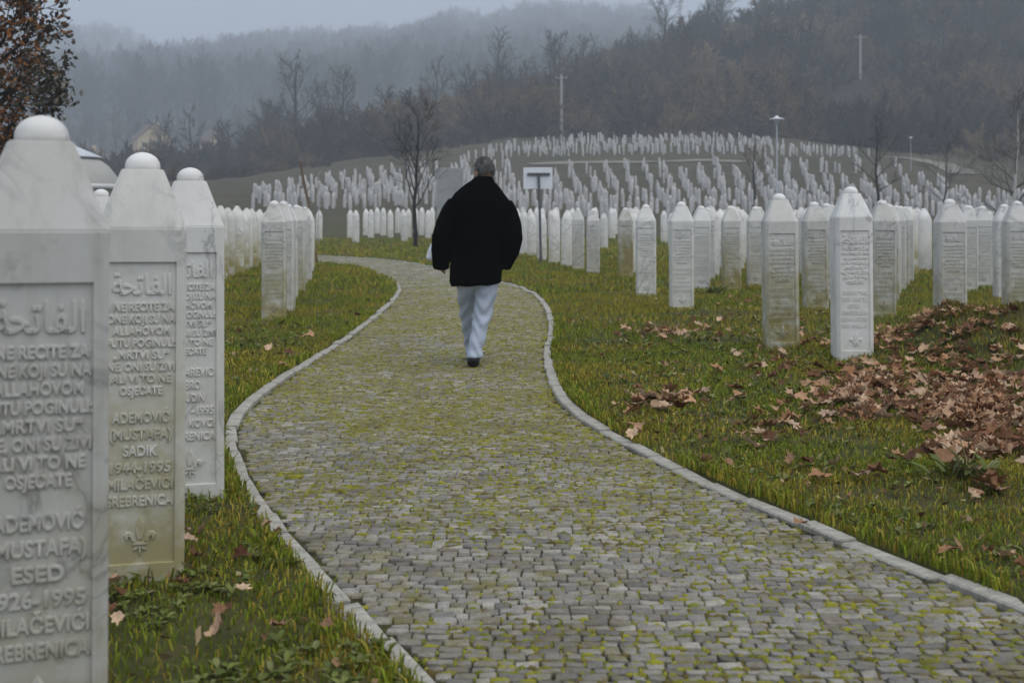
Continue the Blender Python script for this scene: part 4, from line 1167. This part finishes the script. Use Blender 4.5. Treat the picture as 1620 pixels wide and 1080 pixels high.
# woods as masses: instanced shrubs and trees
def scatter(name, label, cat, pts, scl, variants):
    me = bpy.data.meshes.new(name); P = np.asarray(pts, np.float32)
    me.vertices.add(len(P)); me.vertices.foreach_set('co', P.ravel())
    for nm, val in (('scl', scl), ('rot', rng.uniform(0, 6.28, len(P)))):
        a = me.attributes.new(nm, 'FLOAT', 'POINT'); a.data.foreach_set('value', np.asarray(val, np.float32))
    a = me.attributes.new('pick', 'INT', 'POINT'); a.data.foreach_set('value', rng.integers(0, len(variants), len(P)).astype(np.int32))
    col = bpy.data.collections.new(name + '_kinds')
    for k, (m) in enumerate(variants): col.objects.link(bpy.data.objects.new('%s_kind_%02d' % (name, k), m))
    g = bpy.data.node_groups.new(name, 'GeometryNodeTree')
    g.interface.new_socket('Geometry', in_out='INPUT', socket_type='NodeSocketGeometry'); g.interface.new_socket('Geometry', in_out='OUTPUT', socket_type='NodeSocketGeometry')
    nd = g.nodes.new; gi, go = nd('NodeGroupInput'), nd('NodeGroupOutput'); ip = nd('GeometryNodeInstanceOnPoints'); ci = nd('GeometryNodeCollectionInfo')
    ci.inputs['Collection'].default_value = col; ci.inputs['Separate Children'].default_value = True; ci.inputs['Reset Children'].default_value = True
    def na(n, ty): q = nd('GeometryNodeInputNamedAttribute'); q.data_type = ty; q.inputs[0].default_value = n; return q.outputs[0]
    cx = nd('ShaderNodeCombineXYZ'); L = g.links.new
    L(na('rot', 'FLOAT'), cx.inputs[2]); L(cx.outputs[0], ip.inputs['Rotation']); L(na('scl', 'FLOAT'), ip.inputs['Scale']); L(na('pick', 'INT'), ip.inputs['Instance Index'])
    ip.inputs['Pick Instance'].default_value = True
    L(gi.outputs[0], ip.inputs['Points']); L(ci.outputs[0], ip.inputs['Instance']); L(ip.outputs[0], go.inputs[0])
    o = add(name, me); m = o.modifiers.new('scatter', 'NODES'); m.node_group = g
    tag(o, label, cat, kind='stuff'); return o

def shrub(seed, mat):
    r = random.Random(seed); t = Tubes()
    for k in range(20):
        az, el = r.uniform(0, 6.28), math.asin(r.uniform(.08, 1)); d = np.array((math.cos(az) * math.cos(el) * .62, math.sin(az) * math.cos(el) * .62, math.sin(el) * .78))
        p = np.array((r.gauss(0, .1), r.gauss(0, .1), -.1)); e = d * r.uniform(.75, 1.05) + (0, 0, .1)
        m = (p + e) / 2 + np.array([r.gauss(0, .05) for _ in range(3)]); t.poly([p, m, e], [.016, .011, .006], 3)
        for _ in range(34):
            f = m + (e - m) * r.uniform(.1, 1.05); a = (e - m) / np.linalg.norm(e - m) + np.array([r.gauss(0, .65) for _ in range(3)]); a /= np.linalg.norm(a)
            t.seg(f, f + a * r.uniform(.08, .2), .014, .007, 3)
    m = t.mesh('shrub'); m.materials.append(mat); return m
SHR = [shrub(k, M_SHRUB) for k in (1, 2, 3, 4, 5)]
def ridge_trees():
    out = []
    for s in (71, 72, 73, 74):
        tr, cr, _ = skeleton(s, 1.0, spread=.42, first=.2, nb=12, twig=.0028, r0=.016, up=.6)
        tr.join(cr); m = tr.mesh('wood_tree'); m.materials.append(M_WOOD); out.append(m)
    return out
RT = ridge_trees()

def place(n, xr, yr, test, seed):
    r = np.random.default_rng(seed); x = r.uniform(*xr, n); y = r.uniform(*yr, n); ok = test(x, y); x, y = x[ok], y[ok]
    return np.stack([x, y, hill_z(x, y) - .2], 1)
inview = lambda x, y: np.abs(x / y) < .5
edge = lambda x: np.interp(x, [-140, -60, -20, 0, 40, 52, 60, 120], [195, 190, 190, 193, 194, 186, 165, 110])
P1 = place(1700, (-70, 170), (110, 330), lambda x, y: inview(x, y) & (y > edge(x)) & ((x > -25) | (y > 205)) & ~((np.abs(x / y - .2755) < .012) & (y > 195) & (y < 238)) & ~((np.abs(x / y - .039) < .012) & (y < 201)), 1)
scatter('hillside_shrubs', 'brown leafless thicket covering the hill above the graves', 'thicket', P1, rng.uniform(3.5, 10.5, len(P1)) * (1 - .35 * (P1[:, 1] < 190)), SHR)
P5 = place(420, (-62, 60), (150, 206), lambda x, y: (y > np.interp(x, [-62, -30, -12, 0, 40, 60], [168, 168, 176, 190, 190, 172])) & (y < edge(x) + 12), 6)
scatter('crest_brush', 'low dry brush along the brown crest above the graves', 'brush', P5, rng.uniform(.8, 2.6, len(P5)), SHR)
P2 = place(900, (-70, 175), (215, 360), lambda x, y: inview(x, y) & (y > np.interp(x, [-70, 0, 60, 170], [225, 235, 225, 215])) & (rng.random(len(x)) < np.interp(x, [-70, 0, 40, 120], [.12, .16, .2, .25])), 2)
scatter('ridge_wood', 'leafless wood on the hazy ridge behind the cemetery', 'wood', P2, rng.uniform(9, 15, len(P2)), RT)
P3 = place(5200, (-680, 160), (480, 1300), lambda x, y: inview(x, y) & (x / y < .12), 3)
scatter('mountain_wood', 'far wooded mountainside dissolving in mist', 'wood', P3, rng.uniform(15, 28, len(P3)), RT)
P4 = place(330, (-190, -40), (200, 470), lambda x, y: (x / y > -.42) & (x / y < -.12) & ~((x / y < -.215) & (y < 395) & (rng.random(len(x)) < .86)), 4)
scatter('valley_thicket', 'bluish leafless trees in the misty valley on the left', 'wood', P4, rng.uniform(6, 13, len(P4)), RT)

# ------------------------------------------------------------------ buildings, poles and lamps
def lathe(prof, seg=28):
    V, T = [], []
    for r_, z in prof: V += [(r_ * math.cos(a), r_ * math.sin(a), z) for a in np.arange(seg) * 2 * math.pi / seg]
    for k in range(len(prof) - 1):
        for i in range(seg):
            a, b = k * seg + i, k * seg + (i + 1) % seg; T += [(a, b, b + seg), (a, b + seg, a + seg)]
    return V, T
def lathe_mesh(name, prof, seg=28, smooth=False): V, T = lathe(prof, seg); return np_mesh(name, V, T, smooth=smooth)

def pavilion():
    d = 75; X = at(108, d); g = gz(X, d); r = empty('pavilion', (X, d, g)); tag(r, 'round open pavilion with pale two-tier roof behind the nearest marble stones', 'pavilion')
    Z = lambda y: CH + (HY - y) / F * d - g
    roof = simple('pale_roof', (.40, .39, .355), .06, 1.5, .7); white = simple('white_render', (.66, .66, .65), .06, 2, .7)
    add('roof', lathe_mesh('roof', [(1.7, Z(251)), (2.3, Z(262)), (3.12, Z(291)), (3.12, Z(293))], 36, True), r, roof)
    add('fascia', lathe_mesh('fascia', [(3.10, Z(292)), (3.18, Z(292)), (3.18, Z(300)), (3.0, Z(300)), (.01, Z(299))], 36), r, white)
    u = add('upper_roof', lathe_mesh('upper_roof', [(.02, Z(227)), (.5, Z(232)), (1.92, Z(248)), (1.92, Z(250)), (1.5, Z(250))], 36, True), r, simple('zinc', (.60, .62, .66), .05, 2, .45))
    add('finial', lathe_mesh('finial', [(.05, Z(229)), (.10, Z(224)), (.03, Z(220)), (.005, Z(212))], 10), u, white)
    for k in range(10):
        a = k * 2 * math.pi / 10; t = Tubes(); t.poly([(2.85 * math.cos(a), 2.85 * math.sin(a), -.2), (2.85 * math.cos(a), 2.85 * math.sin(a), Z(299.5))], [.14, .14], 10); add('column', t.mesh('column'), r, white)
pavilion()

def house(xc, d, w, dep, hw, hr, rot, wall, label):
    X = at(xc, d); r = empty('house', (X, d, gz(X, d) - .3), rot); tag(r, label, 'house', 'houses in the misty valley')
    wm = simple('house_render', wall, .08, .6, .9); rm = simple('roof_tile', (.13, .09, .075), .2, 1.5, .9); pm = simple('window_dark', (.03, .035, .04), .1, 1, .25)
    bm = bmesh.new(); box_bm(bm, -w / 2, w / 2, -dep / 2, dep / 2, -3, hw)
    for s in (-1, 1):
        v = [bm.verts.new(p) for p in ((-w / 2, s * dep / 2, hw), (w / 2, s * dep / 2, hw), (0, s * dep / 2, hw + hr))]; bm.faces.new(v)
    add('wall', bm_mesh('wall', bm), r, wm)
    bm = bmesh.new(); e = .5
    for s in (-1, 1):
        q = [(s * (w / 2 + e), -dep / 2 - e, hw - hr * e / (w / 2)), (s * (w / 2 + e), dep / 2 + e, hw - hr * e / (w / 2)), (0, dep / 2 + e, hw + hr), (0, -dep / 2 - e, hw + hr)]
        a = [bm.verts.new(p) for p in q]; b = [bm.verts.new((p[0], p[1], p[2] + .25)) for p in q]
        bm.faces.new(a); bm.faces.new(b)
        for i in range(4): bm.faces.new((a[i], a[(i + 1) % 4], b[(i + 1) % 4], b[i]))
    rf = add('roof', bm_mesh('roof', bm), r, rm)
    add('chimney', box_mesh('chimney', w * .18, w * .18 + .7, -.4, .4, hw + hr * .3, hw + hr + .7), rf, wm)
    wmesh = box_mesh('window', -.55, .55, -.05, .05, -.7, .7); wmesh.materials.append(pm)
    for z in (hw * .3, hw * .75):
        for k in (-.3, 0, .3): add('window', wmesh, r).location = (k * w, -dep / 2 - .02, z)
house(238, 372, 9.5, 9, 8.5, 4.2, .5, (.62, .47, .28), 'tallest ochre gabled house in the mist, behind the second marble stone')
house(140, 360, 8.5, 7, 6.0, 2.4, -.2, (.62, .46, .27), 'wide beige house in the mist, just above the pavilion roof')
house(336, 385, 7, 8, 6.5, 3.6, .7, (.60, .46, .29), 'small beige house in the mist, right of the tallest house')
house(283, 352, 6.0, 6, 4.0, 2.2, -.3, (.45, .42, .36), 'low pale house in the mist between the tallest and the small one')

def utility(x, top, base, d, label):
    X = at(x, d); g = gz(X, d); r = empty('utility_pole', (X, d, g)); tag(r, label, 'pole'); H = CH + (HY - top) / F * d - g
    m = simple('concrete_pole', (.36, .35, .33), .1, 2); t = Tubes(); t.poly([(0, 0, -.5), (0, 0, H)], [.28, .2], 8); add('shaft', t.mesh('shaft'), r, m)
    c = add('crossarm', box_mesh('crossarm', -1.0, 1.0, -.08, .08, H - .6, H - .45), r, m)
    for s in (-.9, 0, .9): add('insulator', lathe_mesh('insulator', [(.02, H - .45), (.07, H - .4), (.05, H - .25), (.0, H - .2)], 8), c, m).location = (s, 0, 0)
    return Vector((X, d, g + H - .3))
a = utility(888, 118, 210, 200, 'pale utility pole on the slope just right above the man')
b = utility(1361, 55, 135, 236, 'pale utility pole standing in the thicket on the right-hand hill')
t = Tubes(); P = [a.lerp(b, k / 14) - Vector((0, 0, 14 * (k / 14) * (1 - k / 14) * .35)) for k in range(15)]; t.poly([tuple(p) for p in P], [.02] * 15, 4)
tag(add('power_line', t.mesh('power_line'), None, M_DARK), 'thin power line sagging between the two pale utility poles', 'wire')

def lamp(x, top, d, label, s=1.0):
    X = at(x, d); g = gz(X, d); r = empty('street_lamp', (X, d, g)); tag(r, label, 'street lamp'); H = CH + (HY - top) / F * d - g
    m = simple('lamp_paint', (.55, .57, .60), .08, 3, .5); t = Tubes(); t.poly([(0, 0, -.2), (0, 0, 1.0), (0, 0, H - .5 * s)], [.07 * s, .055 * s, .045 * s], 8); add('post', t.mesh('post'), r, m)
    add('cap', lathe_mesh('cap', [(.02, H), (.10 * s, H - .02), (.13 * s, H - .12 * s), (.50 * s, H - .22 * s), (.52 * s, H - .27 * s), (.2 * s, H - .30 * s)], 20, True), r, simple('lamp_white', (.72, .73, .76), .04, 3, .4))
    add('lantern', lathe_mesh('lantern', [(.20 * s, H - .29 * s), (.22 * s, H - .34 * s), (.10 * s, H - .56 * s), (.05 * s, H - .58 * s)], 14, True), r, m)
lamp(1229, 183, 86, 'white mushroom-capped street lamp rising among the hillside graves', 1.0)
lamp(1441, 216, 145, 'small distant street lamp by the pale track at the right of the graves', .55)

# grey stone slab monument behind the man
d = 57; X = at(712, d); r = empty('stone_slab', (X, d, gz(X, d))); tag(r, 'tall grey stone slab standing just left behind the person, among gravestones', 'monument')
m = simple('grey_slab', (.34, .345, .34), .14, 3, .7, .2); h = CH + (HY - 266) / F * d - gz(X, d)
add('slab', box_mesh('slab', -.60, .60, -.14, .14, -.2, h, bev=.02), r, m); add('plinth', box_mesh('plinth', -.8, .8, -.3, .3, -.2, .18, bev=.02), r, m)

# pale tracks on the hillside
def track(name, pts, w):
    c = catmull(pts, 1.0); L, R = offset_poly(c, w / 2), offset_poly(c, -w / 2); k = len(c); rows = []
    for t_ in np.linspace(0, 1, 5): q = L * (1 - t_) + R * t_; rows.append(np.c_[q, lawn_z(q[:, 0], q[:, 1]) + .12])
    V = np.concatenate(rows); i = (np.arange(4)[:, None] * k + np.arange(k - 1)[None]).ravel()
    T = np.concatenate([np.stack([i, i + k, i + k + 1], 1), np.stack([i, i + k + 1, i + 1], 1)])
    tag(add(name, np_mesh(name, V, T, smooth=True), None, simple(name + '_gravel', (.20, .18, .145), .2, 1.2, .95)), kind='structure')
track('hillside_track', [(at(840, 150), 150), (at(900, 152), 152), (at(1000, 153), 153), (at(1100, 154), 154), (at(1180, 153), 153)], 2.2)
track('gravel_road', [(at(1400, 165), 165), (at(1450, 164), 164), (at(1500, 152), 152), (at(1530, 140), 140)], 3.5)

# ------------------------------------------------------------------ mist
me = box_mesh('haze', -1400, 1400, -140, 1680, -2.5, 245)
hz = bpy.data.objects.new('haze', me); COL.objects.link(hz)
mat = bpy.data.materials.new('mist'); mat.use_nodes = True; nt = mat.node_tree; nt.nodes.clear()
ou = nt.nodes.new('ShaderNodeOutputMaterial'); pv = nt.nodes.new('ShaderNodeVolumePrincipled')
pv.inputs['Color'].default_value = (.86, .93, 1.0, 1); pv.inputs['Density'].default_value = .0012; pv.inputs['Anisotropy'].default_value = 0.0
nt.links.new(pv.outputs[0], ou.inputs['Volume']); me.materials.append(mat)
tag(hz, 'cold grey mist hanging over the valley and hills', 'mist', kind='stuff')
